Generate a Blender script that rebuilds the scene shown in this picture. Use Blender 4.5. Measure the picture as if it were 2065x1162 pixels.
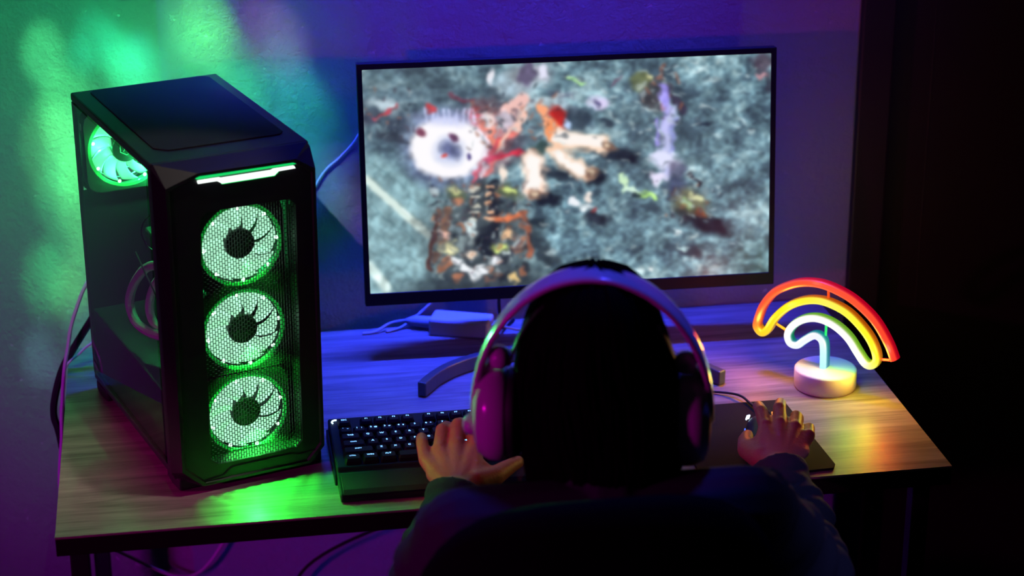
import bpy, bmesh, math, random
import numpy as np
from mathutils import Vector, Matrix
from mathutils import noise as mnoise

for _o in list(bpy.data.objects):
    bpy.data.objects.remove(_o)
SC = bpy.context.scene
COL = SC.collection
PI = math.pi
random.seed(7)

# ------------------------------------------------------------------ camera
def make_camera():
    yaw, pitch, roll = 0.162, 0.3767, -0.0044
    f = Vector((math.sin(yaw) * math.cos(pitch), math.cos(yaw) * math.cos(pitch), -math.sin(pitch)))
    rt = Vector((math.cos(yaw), -math.sin(yaw), 0))
    up = rt.cross(f)
    c, s = math.cos(roll), math.sin(roll)
    r2 = rt * c + up * s
    u2 = -rt * s + up * c
    cd = bpy.data.cameras.new('camera')
    cam = bpy.data.objects.new('camera', cd)
    COL.objects.link(cam)
    m = Matrix((r2, u2, -f)).transposed().to_4x4()
    m.translation = Vector((-0.4059, -3.0617, 2.0213))
    cam.matrix_world = m
    cd.sensor_width = 36
    cd.lens = 4235.5 * 36 / 2065
    cd.clip_start = 0.05
    cd.dof.use_dof = True
    cd.dof.focus_distance = 2.93
    cd.dof.aperture_fstop = 3.4
    cd.dof.aperture_blades = 0
    SC.camera = cam
make_camera()

# ------------------------------------------------------------------ world, exposure
w = bpy.data.worlds.new('night')
SC.world = w
w.use_nodes = True
w.node_tree.nodes['Background'].inputs[0].default_value = (0.25, 0.2, 0.35, 1)
w.node_tree.nodes['Background'].inputs[1].default_value = 0.006
SC.view_settings.view_transform = 'Standard'
SC.view_settings.look = 'None'
SC.view_settings.exposure = 0.0
SC.view_settings.gamma = 1.0
SC.cycles.max_bounces = 7
SC.cycles.diffuse_bounces = 3
SC.cycles.glossy_bounces = 3
SC.cycles.transparent_max_bounces = 12
SC.cycles.sample_clamp_indirect = 3.0
SC.cycles.caustics_reflective = False
SC.cycles.caustics_refractive = False

# ------------------------------------------------------------------ lights outside the frame: coloured room lamps and added tint spots
def lamp(name, kind, loc, target, color, energy, size=0.05, size_y=None, cone=None, blend=0.6, parent=None):
    ld = bpy.data.lights.new(name, kind)
    ld.color = color
    ld.energy = energy
    if kind == 'AREA':
        ld.shape = 'RECTANGLE' if size_y else 'DISK'
        ld.size = size
        if size_y:
            ld.size_y = size_y
    elif kind == 'SPOT':
        ld.shadow_soft_size = size
        ld.spot_size = math.radians(cone)
        ld.spot_blend = blend
    else:
        ld.shadow_soft_size = size
    o = bpy.data.objects.new(name, ld)
    COL.objects.link(o)
    o.location = loc
    if target is not None:
        d = Vector(target) - Vector(loc)
        o.rotation_euler = d.to_track_quat('-Z', 'Y').to_euler()
    if parent:
        o.parent = parent
    return o

bl = lamp('blue_led_strip_light', 'AREA', (0.05, -0.03, 2.1), (0.05, -0.07, 0.7), (0.02, 0.04, 1.0), 6.3, 0.75, 0.03)
bl.data.spread = math.radians(40)
lamp('blue_fill_light', 'SPOT', (0.35, -0.45, 2.4), (0.0, -1.0, 1.12), (0.05, 0.06, 1.0), 44.0, 0.05, cone=19)  # added fill spot, turns the headset top blue
lamp('magenta_led_light', 'SPOT', (-2.0, -1.85, 1.35), (-0.12, -0.55, 0.80), (0.85, 0.0, 0.62), 36.0, 0.05, cone=42)
lamp('violet_led_light', 'SPOT', (1.0, -1.2, 2.2), (0.22, 0.0, 1.30), (0.18, 0.04, 1.0), 24.0, 0.15, cone=46)
lamp('violet_low_light', 'SPOT', (-1.35, -0.9, 0.55), (-0.72, 0.0, 0.62), (0.60, 0.01, 1.0), 12.0, 0.10, cone=62, blend=1.0)  # added unseen spot, tints the lower left wall purple
lamp('green_fill_light', 'SPOT', (-0.92, -0.75, 2.25), (-0.62, 0.03, 1.17), (0.03, 1.0, 0.42), 38.0, 0.03, cone=27, blend=1.0)  # added fill, spreads green over the left wall beyond the rear fan's reach
lamp('sleeve_side_light', 'SPOT', (1.0, -1.7, 1.9), (0.33, -0.86, 0.80), (0.25, 0.25, 1.0), 16.0, 0.05, cone=17)  # added spot to lift the right sleeve out of the dark
lamp('red_fill_light', 'SPOT', (-0.95, -0.95, 1.7), (-0.065, -0.56, 0.80), (1.0, 0.10, 0.14), 20.0, 0.03, cone=11, blend=0.8)  # added narrow fill that reddens the left hand
lamp('magenta_hand_light', 'SPOT', (-0.2, -1.6, 2.0), (0.315, -0.60, 0.79), (1.0, 0.05, 0.40), 9.0, 0.02, cone=8, blend=0.8)  # added narrow spot for magenta on the right hand
lamp('magenta_desk_light', 'SPOT', (-1.6, -0.4, 1.15), (-0.47, -0.42, 0.74), (1.0, 0.0, 0.45), 18.0, 0.03, cone=22, blend=0.8)  # added second magenta spot for the desk beside the tower
lamp('warm_ceiling_light', 'SPOT', (-0.10, -0.62, 2.5), (-0.56, -0.50, 0.74), (1.0, 0.86, 0.80), 20.0, 0.03, cone=15, blend=0.35)
# added unseen spots, laying patchy green and violet on the wall behind the tower
for (x, z, r, c, e) in ((-0.58, 1.18, .055, (.10, 1, .25), 1.0), (-0.49, 1.235, .05, (.02, 1, .45), .8), (-0.61, 1.12, .05, (.15, 1, .25), 1.0), (-0.565, 1.02, .06, (.12, 1, .22), 1.2),
                        (-0.64, 0.96, .05, (.05, 1, .25), 1.0), (-0.60, 0.925, .045, (.2, 1, .2), .7), (-0.635, 1.265, .05, (.10, 1, .30), .8), (-0.375, 1.24, .05, (.15, 1, .2), 1.1), (-0.355, 1.19, .05, (.10, 1, .2), 1.0),
                        (-0.55, 1.24, .04, (.02, 1, .45), .7), (-0.50, 1.18, .045, (.05, 1, .35), .8), (-0.64, 1.075, .035, (.08, 1, .3), .9), (-0.58, 1.08, .035, (.08, 1, .2), 1.0), (-0.44, 1.21, .04, (.02, .8, .55), .6),
                        (-0.30, 1.15, .05, (.04, .8, .35), .8), (-0.245, 1.14, .04, (.04, .7, .5), .6), (-0.22, 1.08, .05, (.04, .7, .55), .6), (-0.20, 1.00, .06, (.05, .5, .6), .6), (-0.27, 1.22, .05, (.35, .25, .4), .6), (-0.17, 0.94, .05, (.3, .15, .6), .6),
                        (-0.60, 0.84, .05, (.05, .6, .4), .5), (-0.66, 0.85, .04, (.15, .4, .5), .5), (-0.63, 0.79, .035, (.2, .3, .6), .4)):
    d_ = math.dist((x, 0.02, z), (-0.90, -0.95, 2.25))
    for j in range(2):
        x2, z2, r2 = x + random.uniform(-.028, .028), z + random.uniform(-.028, .028), r * random.uniform(0.6, 1.15)
        lamp('wall_patch_light', 'SPOT', (-0.90, -0.95, 2.25), (x2, 0.02, z2), c, 88.0 * e, 0.008, cone=2 * math.degrees(math.atan(r2 * 1.15 / d_)), blend=1.0)

# ------------------------------------------------------------------ materials
def srgb(r, g, b):
    f = lambda v: v / 12.92 if v <= 0.04045 else ((v + 0.055) / 1.055) ** 2.4
    return (f(r / 255), f(g / 255), f(b / 255), 1)

def mat(name, col, rough=0.5, metal=0.0, emit=None, strength=0.0, bump=0.0, bscale=200.0, spec=0.5, coat=0.0, vary=0.0, vscale=20.0):
    m = bpy.data.materials.new(name)
    m.use_nodes = True
    nt = m.node_tree
    b = nt.nodes['Principled BSDF']
    b.inputs['Base Color'].default_value = (*col[:3], 1)
    b.inputs['Roughness'].default_value = rough
    b.inputs['Metallic'].default_value = metal
    b.inputs['Specular IOR Level'].default_value = spec
    b.inputs['Coat Weight'].default_value = coat
    if emit is not None:
        b.inputs['Emission Color'].default_value = (*emit[:3], 1)
        b.inputs['Emission Strength'].default_value = strength
    tc = nt.nodes.new('ShaderNodeTexCoord')
    if bump > 0:
        n = nt.nodes.new('ShaderNodeTexNoise')
        n.inputs['Scale'].default_value = bscale
        n.inputs['Detail'].default_value = 4
        nt.links.new(tc.outputs['Object'], n.inputs['Vector'])
        bp = nt.nodes.new('ShaderNodeBump')
        bp.inputs['Strength'].default_value = bump
        bp.inputs['Distance'].default_value = 0.002
        nt.links.new(n.outputs['Fac'], bp.inputs['Height'])
        nt.links.new(bp.outputs['Normal'], b.inputs['Normal'])
    if vary > 0:
        n = nt.nodes.new('ShaderNodeTexNoise')
        n.inputs['Scale'].default_value = vscale
        n.inputs['Detail'].default_value = 5
        nt.links.new(tc.outputs['Object'], n.inputs['Vector'])
        mr = nt.nodes.new('ShaderNodeMapRange')
        mr.inputs['To Min'].default_value = 1 - vary
        mr.inputs['To Max'].default_value = 1 + vary
        nt.links.new(n.outputs['Fac'], mr.inputs['Value'])
        mx = nt.nodes.new('ShaderNodeMix')
        mx.data_type = 'RGBA'
        mx.blend_type = 'MULTIPLY'
        mx.inputs['Factor'].default_value = 1.0
        mx.inputs['A'].default_value = (*col[:3], 1)
        nt.links.new(mr.outputs['Result'], mx.inputs['B'])
        nt.links.new(mx.outputs['Result'], b.inputs['Base Color'])
    return m

def plaster(name, col):
    m = bpy.data.materials.new(name)
    m.use_nodes = True
    nt = m.node_tree
    L = nt.links.new
    b = nt.nodes['Principled BSDF']
    b.inputs['Base Color'].default_value = (*col, 1)
    b.inputs['Roughness'].default_value = 0.75
    b.inputs['Specular IOR Level'].default_value = 0.3
    tc = nt.nodes.new('ShaderNodeTexCoord')
    def noise(scale, det, dist=0.0, rough=0.6):
        n = nt.nodes.new('ShaderNodeTexNoise')
        n.inputs['Scale'].default_value = scale
        n.inputs['Detail'].default_value = det
        n.inputs['Distortion'].default_value = dist
        n.inputs['Roughness'].default_value = rough
        L(tc.outputs['Object'], n.inputs['Vector'])
        return n
    n1 = noise(62, 8, 0.0, 0.74)
    n2 = noise(170, 4, 0.2, 0.6)
    # trowelled lumps: clipped noise gives ridges with flat land between them
    mr = nt.nodes.new('ShaderNodeMapRange')
    mr.inputs['From Min'].default_value = 0.36
    mr.inputs['From Max'].default_value = 0.72
    L(n1.outputs['Fac'], mr.inputs['Value'])
    mul = nt.nodes.new('ShaderNodeMath'); mul.operation = 'MULTIPLY'
    mul.inputs[1].default_value = 0.35
    L(n2.outputs['Fac'], mul.inputs[0])
    add = nt.nodes.new('ShaderNodeMath'); add.operation = 'ADD'
    L(mr.outputs['Result'], add.inputs[0])
    L(mul.outputs['Value'], add.inputs[1])
    bp = nt.nodes.new('ShaderNodeBump')
    bp.inputs['Strength'].default_value = 1.0
    bp.inputs['Distance'].default_value = 0.0045
    L(add.outputs['Value'], bp.inputs['Height'])
    L(bp.outputs['Normal'], b.inputs['Normal'])
    return m

def wood(name):
    m = bpy.data.materials.new(name)
    m.use_nodes = True
    nt = m.node_tree
    L = nt.links.new
    b = nt.nodes['Principled BSDF']
    b.inputs['Roughness'].default_value = 0.42
    b.inputs['Specular IOR Level'].default_value = 0.5
    tc = nt.nodes.new('ShaderNodeTexCoord')
    mp = nt.nodes.new('ShaderNodeMapping')
    mp.inputs['Scale'].default_value = (1.6, 22, 22)
    L(tc.outputs['Object'], mp.inputs['Vector'])
    n = nt.nodes.new('ShaderNodeTexNoise')
    n.inputs['Scale'].default_value = 2.2
    n.inputs['Detail'].default_value = 8
    n.inputs['Roughness'].default_value = 0.65
    n.inputs['Distortion'].default_value = 0.6
    L(mp.outputs['Vector'], n.inputs['Vector'])
    mp2 = nt.nodes.new('ShaderNodeMapping')
    mp2.inputs['Scale'].default_value = (12, 330, 330)
    L(tc.outputs['Object'], mp2.inputs['Vector'])
    n2 = nt.nodes.new('ShaderNodeTexNoise')
    n2.inputs['Scale'].default_value = 1.5
    n2.inputs['Detail'].default_value = 3
    L(mp2.outputs['Vector'], n2.inputs['Vector'])
    add = nt.nodes.new('ShaderNodeMath'); add.operation = 'MULTIPLY_ADD'
    L(n2.outputs['Fac'], add.inputs[0])
    add.inputs[1].default_value = 0.35
    L(n.outputs['Fac'], add.inputs[2])
    cr = nt.nodes.new('ShaderNodeValToRGB')
    cr.color_ramp.elements[0].position = 0.42
    cr.color_ramp.elements[0].color = srgb(90, 80, 72)
    cr.color_ramp.elements[1].position = 0.86
    cr.color_ramp.elements[1].color = srgb(178, 165, 152)
    L(add.outputs['Value'], cr.inputs['Fac'])
    L(cr.outputs['Color'], b.inputs['Base Color'])
    bp = nt.nodes.new('ShaderNodeBump')
    bp.inputs['Strength'].default_value = 0.25
    bp.inputs['Distance'].default_value = 0.001
    L(add.outputs['Value'], bp.inputs['Height'])
    L(bp.outputs['Normal'], b.inputs['Normal'])
    return m

def glass(name, tint=(0.80, 0.82, 0.84)):
    m = bpy.data.materials.new(name)
    m.use_nodes = True
    nt = m.node_tree
    for n in list(nt.nodes):
        nt.nodes.remove(n)
    out = nt.nodes.new('ShaderNodeOutputMaterial')
    tr = nt.nodes.new('ShaderNodeBsdfTransparent')
    tr.inputs['Color'].default_value = (*tint, 1)
    gl = nt.nodes.new('ShaderNodeBsdfGlossy')
    gl.inputs['Roughness'].default_value = 0.03
    fr = nt.nodes.new('ShaderNodeFresnel')
    fr.inputs['IOR'].default_value = 1.52
    mx = nt.nodes.new('ShaderNodeMixShader')
    ge = nt.nodes.new('ShaderNodeNewGeometry')
    sb = nt.nodes.new('ShaderNodeMath'); sb.operation = 'SUBTRACT'
    sb.inputs[0].default_value = 1.0
    nt.links.new(ge.outputs['Backfacing'], sb.inputs[1])
    ml = nt.nodes.new('ShaderNodeMath'); ml.operation = 'MULTIPLY'
    nt.links.new(fr.outputs[0], ml.inputs[0])
    nt.links.new(sb.outputs[0], ml.inputs[1])
    nt.links.new(ml.outputs[0], mx.inputs[0])
    nt.links.new(tr.outputs[0], mx.inputs[1])
    nt.links.new(gl.outputs[0], mx.inputs[2])
    nt.links.new(mx.outputs[0], out.inputs[0])
    return m

def emission_attr(name, attr, strength, gloss=0.0):
    m = bpy.data.materials.new(name)
    m.use_nodes = True
    nt = m.node_tree
    b = nt.nodes['Principled BSDF']
    b.inputs['Base Color'].default_value = (0.02, 0.02, 0.02, 1)
    b.inputs['Roughness'].default_value = 0.35
    a = nt.nodes.new('ShaderNodeAttribute')
    a.attribute_name = attr
    nt.links.new(a.outputs['Color'], b.inputs['Emission Color'])
    b.inputs['Emission Strength'].default_value = strength
    return m

M = dict(
    wall=plaster('white_rough_plaster', (0.62, 0.62, 0.62)),
    wood=wood('oak_laminate'),
    edge=mat('dark_desk_edge', (0.012, 0.010, 0.009), 0.6, spec=0.2, bump=0.2, bscale=80),
    floor=mat('dark_floor', (0.05, 0.04, 0.035), 0.6, vary=0.3, vscale=6),
    door=mat('dark_brown_door', (0.018, 0.010, 0.008), 0.6, vary=0.3, vscale=8, bump=0.1, bscale=60),
    black=mat('black_painted_steel', (0.018, 0.018, 0.022), 0.42, bump=0.05, bscale=900),
    blackp=mat('black_plastic', (0.014, 0.014, 0.016), 0.38),
    satin=mat('black_satin_plastic', (0.008, 0.008, 0.010), 0.42, spec=0.6),
    rubber=mat('black_rubber', (0.012, 0.012, 0.012), 0.8),
    filt=mat('black_mesh_filter', (0.008, 0.008, 0.011), 0.75, bump=0.3, bscale=1500),
    mesh=mat('black_perforated_steel', (0.02, 0.02, 0.02), 0.45),
    hub=mat('dark_fan_hub', (0.006, 0.008, 0.007), 0.5),
    fanframe=mat('smoked_fan_frame', (0.03, 0.05, 0.04), 0.3),
    blade=mat('lit_fan_blades', (0.5, 0.6, 0.55), 0.3, emit=(0.16, 1.0, 0.42), strength=1.2),  # LED light inside the blades is put in as emission
    bladef=mat('lit_front_fan_blades', (0.55, 0.6, 0.58), 0.3, emit=(0.47, 1.0, 0.68), strength=1.0),  # same here: emission in place of LED light passing through
    ringlit=mat('lit_fan_ring', (0.1, 0.3, 0.15), 0.3, emit=(0.01, 0.55, 0.06), strength=0.5),
    led=mat('green_white_led', (0.8, 0.9, 0.8), 0.3, emit=(0.6, 1.0, 0.75), strength=4.0),
    bar=mat('white_light_bar', (0.9, 0.9, 0.9), 0.3, emit=(0.85, 1.0, 0.9), strength=1.6),
    barg=mat('green_light_edge', (0.1, 0.5, 0.2), 0.3, emit=(0.0, 0.85, 0.16), strength=0.8),
    glass=glass('smoked_glass'),
    white=mat('white_glossy_plastic', (0.72, 0.72, 0.74), 0.22, coat=0.4),
    whitem=mat('white_matte_plastic', (0.75, 0.75, 0.78), 0.5),
    sleeve=mat('white_cable_sleeve', (0.6, 0.6, 0.6), 0.6, bump=0.4, bscale=400),
    board=mat('dark_circuit_board', (0.012, 0.02, 0.016), 0.5, bump=0.5, bscale=120),
    metal=mat('bare_metal', (0.5, 0.5, 0.52), 0.35, metal=0.9),
    stand=mat('grey_monitor_stand', (0.13, 0.12, 0.11), 0.35, metal=0.3),
    bezel=mat('black_bezel', (0.008, 0.008, 0.010), 0.55, spec=0.25),
    bezelw=mat('monitor_back_shell', (0.02, 0.02, 0.022), 0.5),
    key=mat('black_keycap', (0.004, 0.0045, 0.006), 0.6, spec=0.2),
    legend=mat('blue_white_key_legend', (0.5, 0.7, 0.9), 0.4, emit=(0.22, 0.55, 1.0), strength=2.4),
    logo=mat('white_blue_glow_mark', (0.8, 0.8, 0.8), 0.4, emit=(0.55, 0.85, 1.0), strength=2.5),
    kb=mat('black_keyboard_body', (0.006, 0.008, 0.011), 0.6, spec=0.25),
    pad=mat('black_cloth_pad', (0.012, 0.012, 0.012), 0.85, spec=0.2, bump=0.3, bscale=900),
    fabric=mat('black_chair_fabric', (0.0035, 0.0035, 0.005), 0.95, spec=0.1, bump=0.4, bscale=500),
    hoodie=mat('dark_navy_cloth', (0.035, 0.037, 0.05), 0.85, bump=0.5, bscale=350),
    trouser=mat('black_denim', (0.015, 0.015, 0.02), 0.9, bump=0.3, bscale=400),
    hair=mat('black_hair', (0.0025, 0.0022, 0.0022), 0.8, spec=0.04),
    cushion=mat('black_ear_cushion', (0.015, 0.015, 0.017), 0.6),
    cablew=mat('white_cable', (0.65, 0.65, 0.68), 0.45),
    cableb=mat('black_cable', (0.012, 0.012, 0.012), 0.45),
    lampbase=mat('white_lamp_base', (0.78, 0.78, 0.78), 0.4),
    orange=mat('orange_led', (0.5, 0.2, 0.1), 0.3, emit=(1.0, 0.25, 0.06), strength=0.9),
    teal=mat('teal_led', (0.1, 0.5, 0.5), 0.3, emit=(0.1, 0.9, 0.75), strength=1.4),
    bluel=mat('blue_led', (0.1, 0.1, 0.5), 0.3, emit=(0.05, 0.15, 1.0), strength=1.5),
    sticker=mat('pale_sticker', (0.5, 0.6, 0.5), 0.5),
)

def skin_mat():
    m = mat('skin', srgb(182, 122, 98), 0.5, bump=0.35, bscale=260, vary=0.10, vscale=60)
    b = m.node_tree.nodes['Principled BSDF']
    b.inputs['Subsurface Weight'].default_value = 0.08
    b.inputs['Subsurface Radius'].default_value = (0.006, 0.003, 0.002)
    return m
M['skin'] = skin_mat()

# ------------------------------------------------------------------ mesh helpers
class MB:
    """collects shapes, then links them as ONE mesh object"""
    def __init__(s):
        s.v = []; s.f = []; s.mi = []
    def add(s, vs, fs, mi=0):
        b = len(s.v)
        s.v += [tuple(v) for v in vs]
        for f in fs:
            s.f.append(tuple(b + i for i in f)); s.mi.append(mi)
        return s
    def box(s, x0, x1, y0, y1, z0, z1, mi=0, M4=None):
        vs = [(x0, y0, z0), (x1, y0, z0), (x1, y1, z0), (x0, y1, z0), (x0, y0, z1), (x1, y0, z1), (x1, y1, z1), (x0, y1, z1)]
        if M4 is not None:
            vs = [tuple(M4 @ Vector(v)) for v in vs]
        return s.add(vs, [(0, 3, 2, 1), (4, 5, 6, 7), (0, 1, 5, 4), (1, 2, 6, 5), (2, 3, 7, 6), (3, 0, 4, 7)], mi)
    def prism(s, poly, a, b, fn, mi=0):
        """poly: 2-D outline, extruded from a to b; fn(u, v, w) -> xyz"""
        n = len(poly)
        vs = [fn(u, v, a) for u, v in poly] + [fn(u, v, b) for u, v in poly]
        fs = [tuple(range(n)), tuple(range(2 * n - 1, n - 1, -1))]
        fs += [(i, (i + 1) % n, n + (i + 1) % n, n + i)[::-1] for i in range(n)]
        return s.add(vs, fs, mi)
    def loft(s, rings, closed=True, caps=True, mi=0):
        n = len(rings[0])
        b = len(s.v)
        for r in rings:
            s.v += [tuple(p) for p in r]
        for k in range(len(rings) - 1):
            for i in range(n if closed else n - 1):
                j = (i + 1) % n
                s.f.append((b + k * n + i, b + k * n + j, b + (k + 1) * n + j, b + (k + 1) * n + i)); s.mi.append(mi)
        if caps and closed:
            s.f.append(tuple(b + i for i in range(n - 1, -1, -1))); s.mi.append(mi)
            s.f.append(tuple(b + (len(rings) - 1) * n + i for i in range(n))); s.mi.append(mi)
        return s
    def tube(s, pts, r, n=10, mi=0, prof=None, up=None, caps=True):
        pts = [Vector(p) for p in pts]
        rings = []
        prev = None
        for i, p in enumerate(pts):
            t = (pts[min(i + 1, len(pts) - 1)] - pts[max(i - 1, 0)]).normalized()
            if up is not None:
                side = t.cross(Vector(up)).normalized()
            elif prev is None:
                a = Vector((0, 0, 1)) if abs(t.z) < 0.9 else Vector((1, 0, 0))
                side = t.cross(a).normalized()
            else:
                side = (prev - t * prev.dot(t)).normalized()
            prev = side
            nrm = side.cross(t).normalized()
            rr = r[i] if isinstance(r, (list, tuple)) else r
            if prof is None:
                ring = [p + (side * math.cos(2 * PI * k / n) + nrm * math.sin(2 * PI * k / n)) * rr for k in range(n)]
            else:
                ring = [p + side * a * rr + nrm * b * rr for a, b in prof]
            rings.append(ring)
        return s.loft(rings, True, caps, mi)
    def lathe(s, prof, n=32, mi=0, M4=None, caps=True):
        rings = []
        for r, z in prof:
            ring = [Vector((r * math.cos(2 * PI * k / n), r * math.sin(2 * PI * k / n), z)) for k in range(n)]
            if M4 is not None:
                ring = [M4 @ p for p in ring]
            rings.append(ring)
        return s.loft(rings, True, caps, mi)
    def ball(s, c, r, n=16, m=10, mi=0):
        if not isinstance(r, (list, tuple)):
            r = (r, r, r)
        c = Vector(c)
        rings = []
        for k in range(m + 1):
            a = -PI / 2 + PI * (k + 0.0) / m
            a = max(min(a, PI / 2 - 0.02), -PI / 2 + 0.02)
            rings.append([c + Vector((r[0] * math.cos(a) * math.cos(2 * PI * i / n), r[1] * math.cos(a) * math.sin(2 * PI * i / n), r[2] * math.sin(a))) for i in range(n)])
        return s.loft(rings, True, True, mi)
    def cone(s, p0, r0, p1, r1, n=14):
        """round cone between two joints (closed)"""
        p0, p1 = Vector(p0), Vector(p1)
        t = (p1 - p0)
        L = t.length
        t.normalize()
        q = t.to_track_quat('Z', 'Y').to_matrix().to_4x4()
        q.translation = p0
        prof = []
        for k in range(5):
            a = -PI / 2 + PI / 2 * k / 5 + 0.05
            prof.append((r0 * math.cos(a), r0 * math.sin(a)))
        prof.append((r0, 0)); prof.append((r1, L))
        for k in range(1, 6):
            a = PI / 2 * k / 5 - (0.05 if k == 5 else 0)
            prof.append((r1 * math.cos(a), L + r1 * math.sin(a)))
        return s.lathe(prof, n, 0, q)
    def build(s, name, mats, parent=None, smooth=False, bevel=0.0, loc=None, rot=None, segs=2, angle=35):
        me = bpy.data.meshes.new(name)
        me.from_pydata(s.v, [], s.f)
        if not isinstance(mats, (list, tuple)):
            mats = [mats]
        for m in mats:
            me.materials.append(m)
        me.polygons.foreach_set('material_index', s.mi)
        bm = bmesh.new(); bm.from_mesh(me)
        bmesh.ops.recalc_face_normals(bm, faces=bm.faces)
        bm.to_mesh(me); bm.free()
        if smooth:
            me.polygons.foreach_set('use_smooth', [True] * len(me.polygons))
            try:
                me.set_sharp_from_angle(angle=math.radians(angle))
            except Exception:
                pass
        me.update()
        o = bpy.data.objects.new(name, me)
        COL.objects.link(o)
        if parent: o.parent = parent
        if loc is not None: o.location = loc
        if rot is not None: o.rotation_euler = rot
        if bevel > 0:
            md = o.modifiers.new('bevel', 'BEVEL')
            md.width = bevel; md.segments = segs; md.limit_method = 'ANGLE'; md.angle_limit = math.radians(30)
        return o

def tag(o, label=None, cat=None, group=None, kind=None):
    if label: o['label'] = label
    if cat: o['category'] = cat
    if group: o['group'] = group
    if kind: o['kind'] = kind
    return o

def thing(name, label, cat, loc=(0, 0, 0), rz=0.0, group=None):
    o = bpy.data.objects.new(name, None)
    o.empty_display_size = 0.05
    COL.objects.link(o)
    o.location = loc
    o.rotation_euler = (0, 0, rz)
    return tag(o, label, cat, group)

def remesh(o, voxel, smooth=4, factor=0.5):
    """fuse overlapping closed shells into one continuous skin"""
    md = o.modifiers.new('r', 'REMESH'); md.mode = 'VOXEL'; md.voxel_size = voxel; md.use_smooth_shade = True
    sm = o.modifiers.new('s', 'SMOOTH'); sm.iterations = smooth; sm.factor = factor
    dg = bpy.context.evaluated_depsgraph_get()
    dg.update()
    me = bpy.data.meshes.new_from_object(o.evaluated_get(dg))
    o.modifiers.clear()
    old = o.data
    mats = [m for m in old.materials]
    o.data = me
    if not me.materials:
        for m in mats: me.materials.append(m)
    me.name = o.name
    bpy.data.meshes.remove(old)
    me.polygons.foreach_set('use_smooth', [True] * len(me.polygons))
    return o

def catmull(pts, k=8):
    P = [Vector(p) for p in pts]
    out = []
    for i in range(len(P) - 1):
        p0, p1, p2, p3 = P[max(i - 1, 0)], P[i], P[i + 1], P[min(i + 2, len(P) - 1)]
        for j in range(k):
            t = j / k
            out.append(0.5 * ((2 * p1) + (-p0 + p2) * t + (2 * p0 - 5 * p1 + 4 * p2 - p3) * t * t + (-p0 + 3 * p1 - 3 * p2 + p3) * t ** 3))
    out.append(P[-1])
    return out

def interp(pts, rad, k):
    """radii along a catmull path"""
    out = []
    for i in range(len(rad) - 1):
        for j in range(k):
            out.append(rad[i] + (rad[i + 1] - rad[i]) * j / k)
    out.append(rad[-1])
    return out

def cable(name, pts, r, m, label, cat='cable', k=8, group=None):
    o = MB().tube(catmull(pts, k), r, 8).build(name, m, None, True)
    return tag(o, label, cat, group)

# ------------------------------------------------------------------ the room
XC, XR, YW = -0.4328, 0.6526, 0.02       # wall corner, right end of the wall, wall plane
def structure(name, mb, m, **k):
    return tag(mb.build(name, m, None, **k), kind='structure')

structure('wall_back', MB().box(XC, XR, YW, YW + 0.12, 0, 2.6), M['wall'])
rec = math.radians(24)
q = Matrix.Translation((XC, YW, 0)) @ Matrix.Rotation(-rec, 4, 'Z')
structure('wall_left', MB().box(-1.9, 0.0, 0.0, 0.12, 0, 2.6, M4=q), M['wall'])
structure('floor', MB().box(-2.4, 2.4, -3.4, 0.6, -0.05, 0), M['floor'])
# dark door with its frame at the right end of the wall
fr = MB()
fr.box(XR, XR + 0.055, YW - 0.012, YW + 0.10, 0, 2.12)
fr.box(XR + 0.055, XR + 1.0, YW - 0.012, YW + 0.10, 2.06, 2.12)
fr.box(XR + 0.945, XR + 1.0, YW - 0.012, YW + 0.10, 0, 2.06)
structure('trim_1', fr, M['door'], bevel=0.004)
d = MB().box(XR + 0.058, XR + 0.942, YW + 0.02, YW + 0.06, 0.005, 2.055)
d.box(XR + 0.13, XR + 0.134, YW + 0.0195, YW + 0.021, 0.1, 1.95)
structure('door_1', d, M['door'], bevel=0.002)
structure('wall_right', MB().box(XR + 1.0, 2.4, YW, YW + 0.12, 0, 2.6), M['door'])

# ------------------------------------------------------------------ desk
DZ = 0.74
desk = thing('desk', 'oak-topped desk with dark front edge carrying the tower, monitor and keyboard', 'desk')
MB().box(-0.6, 0.6, -0.62, 0.0, DZ - 0.003, DZ).build('desktop', M['wood'], desk)
tag(MB().box(-0.6, 0.6, -0.62, 0.0, DZ - 0.028, DZ - 0.0032).build('edge_band', M['edge'], desk, bevel=0.001), 'dark edge and underside')
for x in (-0.574, 0.574):
    for y in (-0.57, -0.06):
        MB().box(x - 0.0125, x + 0.0125, y - 0.0125, y + 0.0125, 0.0, DZ - 0.028).build('leg', M['black'], desk, bevel=0.002)
    MB().box(x - 0.0125, x + 0.0125, -0.5575, -0.0725, DZ - 0.056, DZ - 0.0282).build('rail', M['black'], desk, bevel=0.002)
MB().box(-0.5615, 0.5615, -0.07, -0.05, DZ - 0.056, DZ - 0.0282).build('rail', M['black'], desk, bevel=0.002)

# ------------------------------------------------------------------ computer tower
TA = 0.3012
TW, TD, TH = 0.2154, 0.3634, 0.455
tower = thing('computer_tower', 'black gaming computer tower with green-lit fans and glass side on left of desk', 'computer', (-0.5584, -0.1567, DZ), TA)
def T3(s, t, z): return (s, -t, z)
ZB = 0.017

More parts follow.
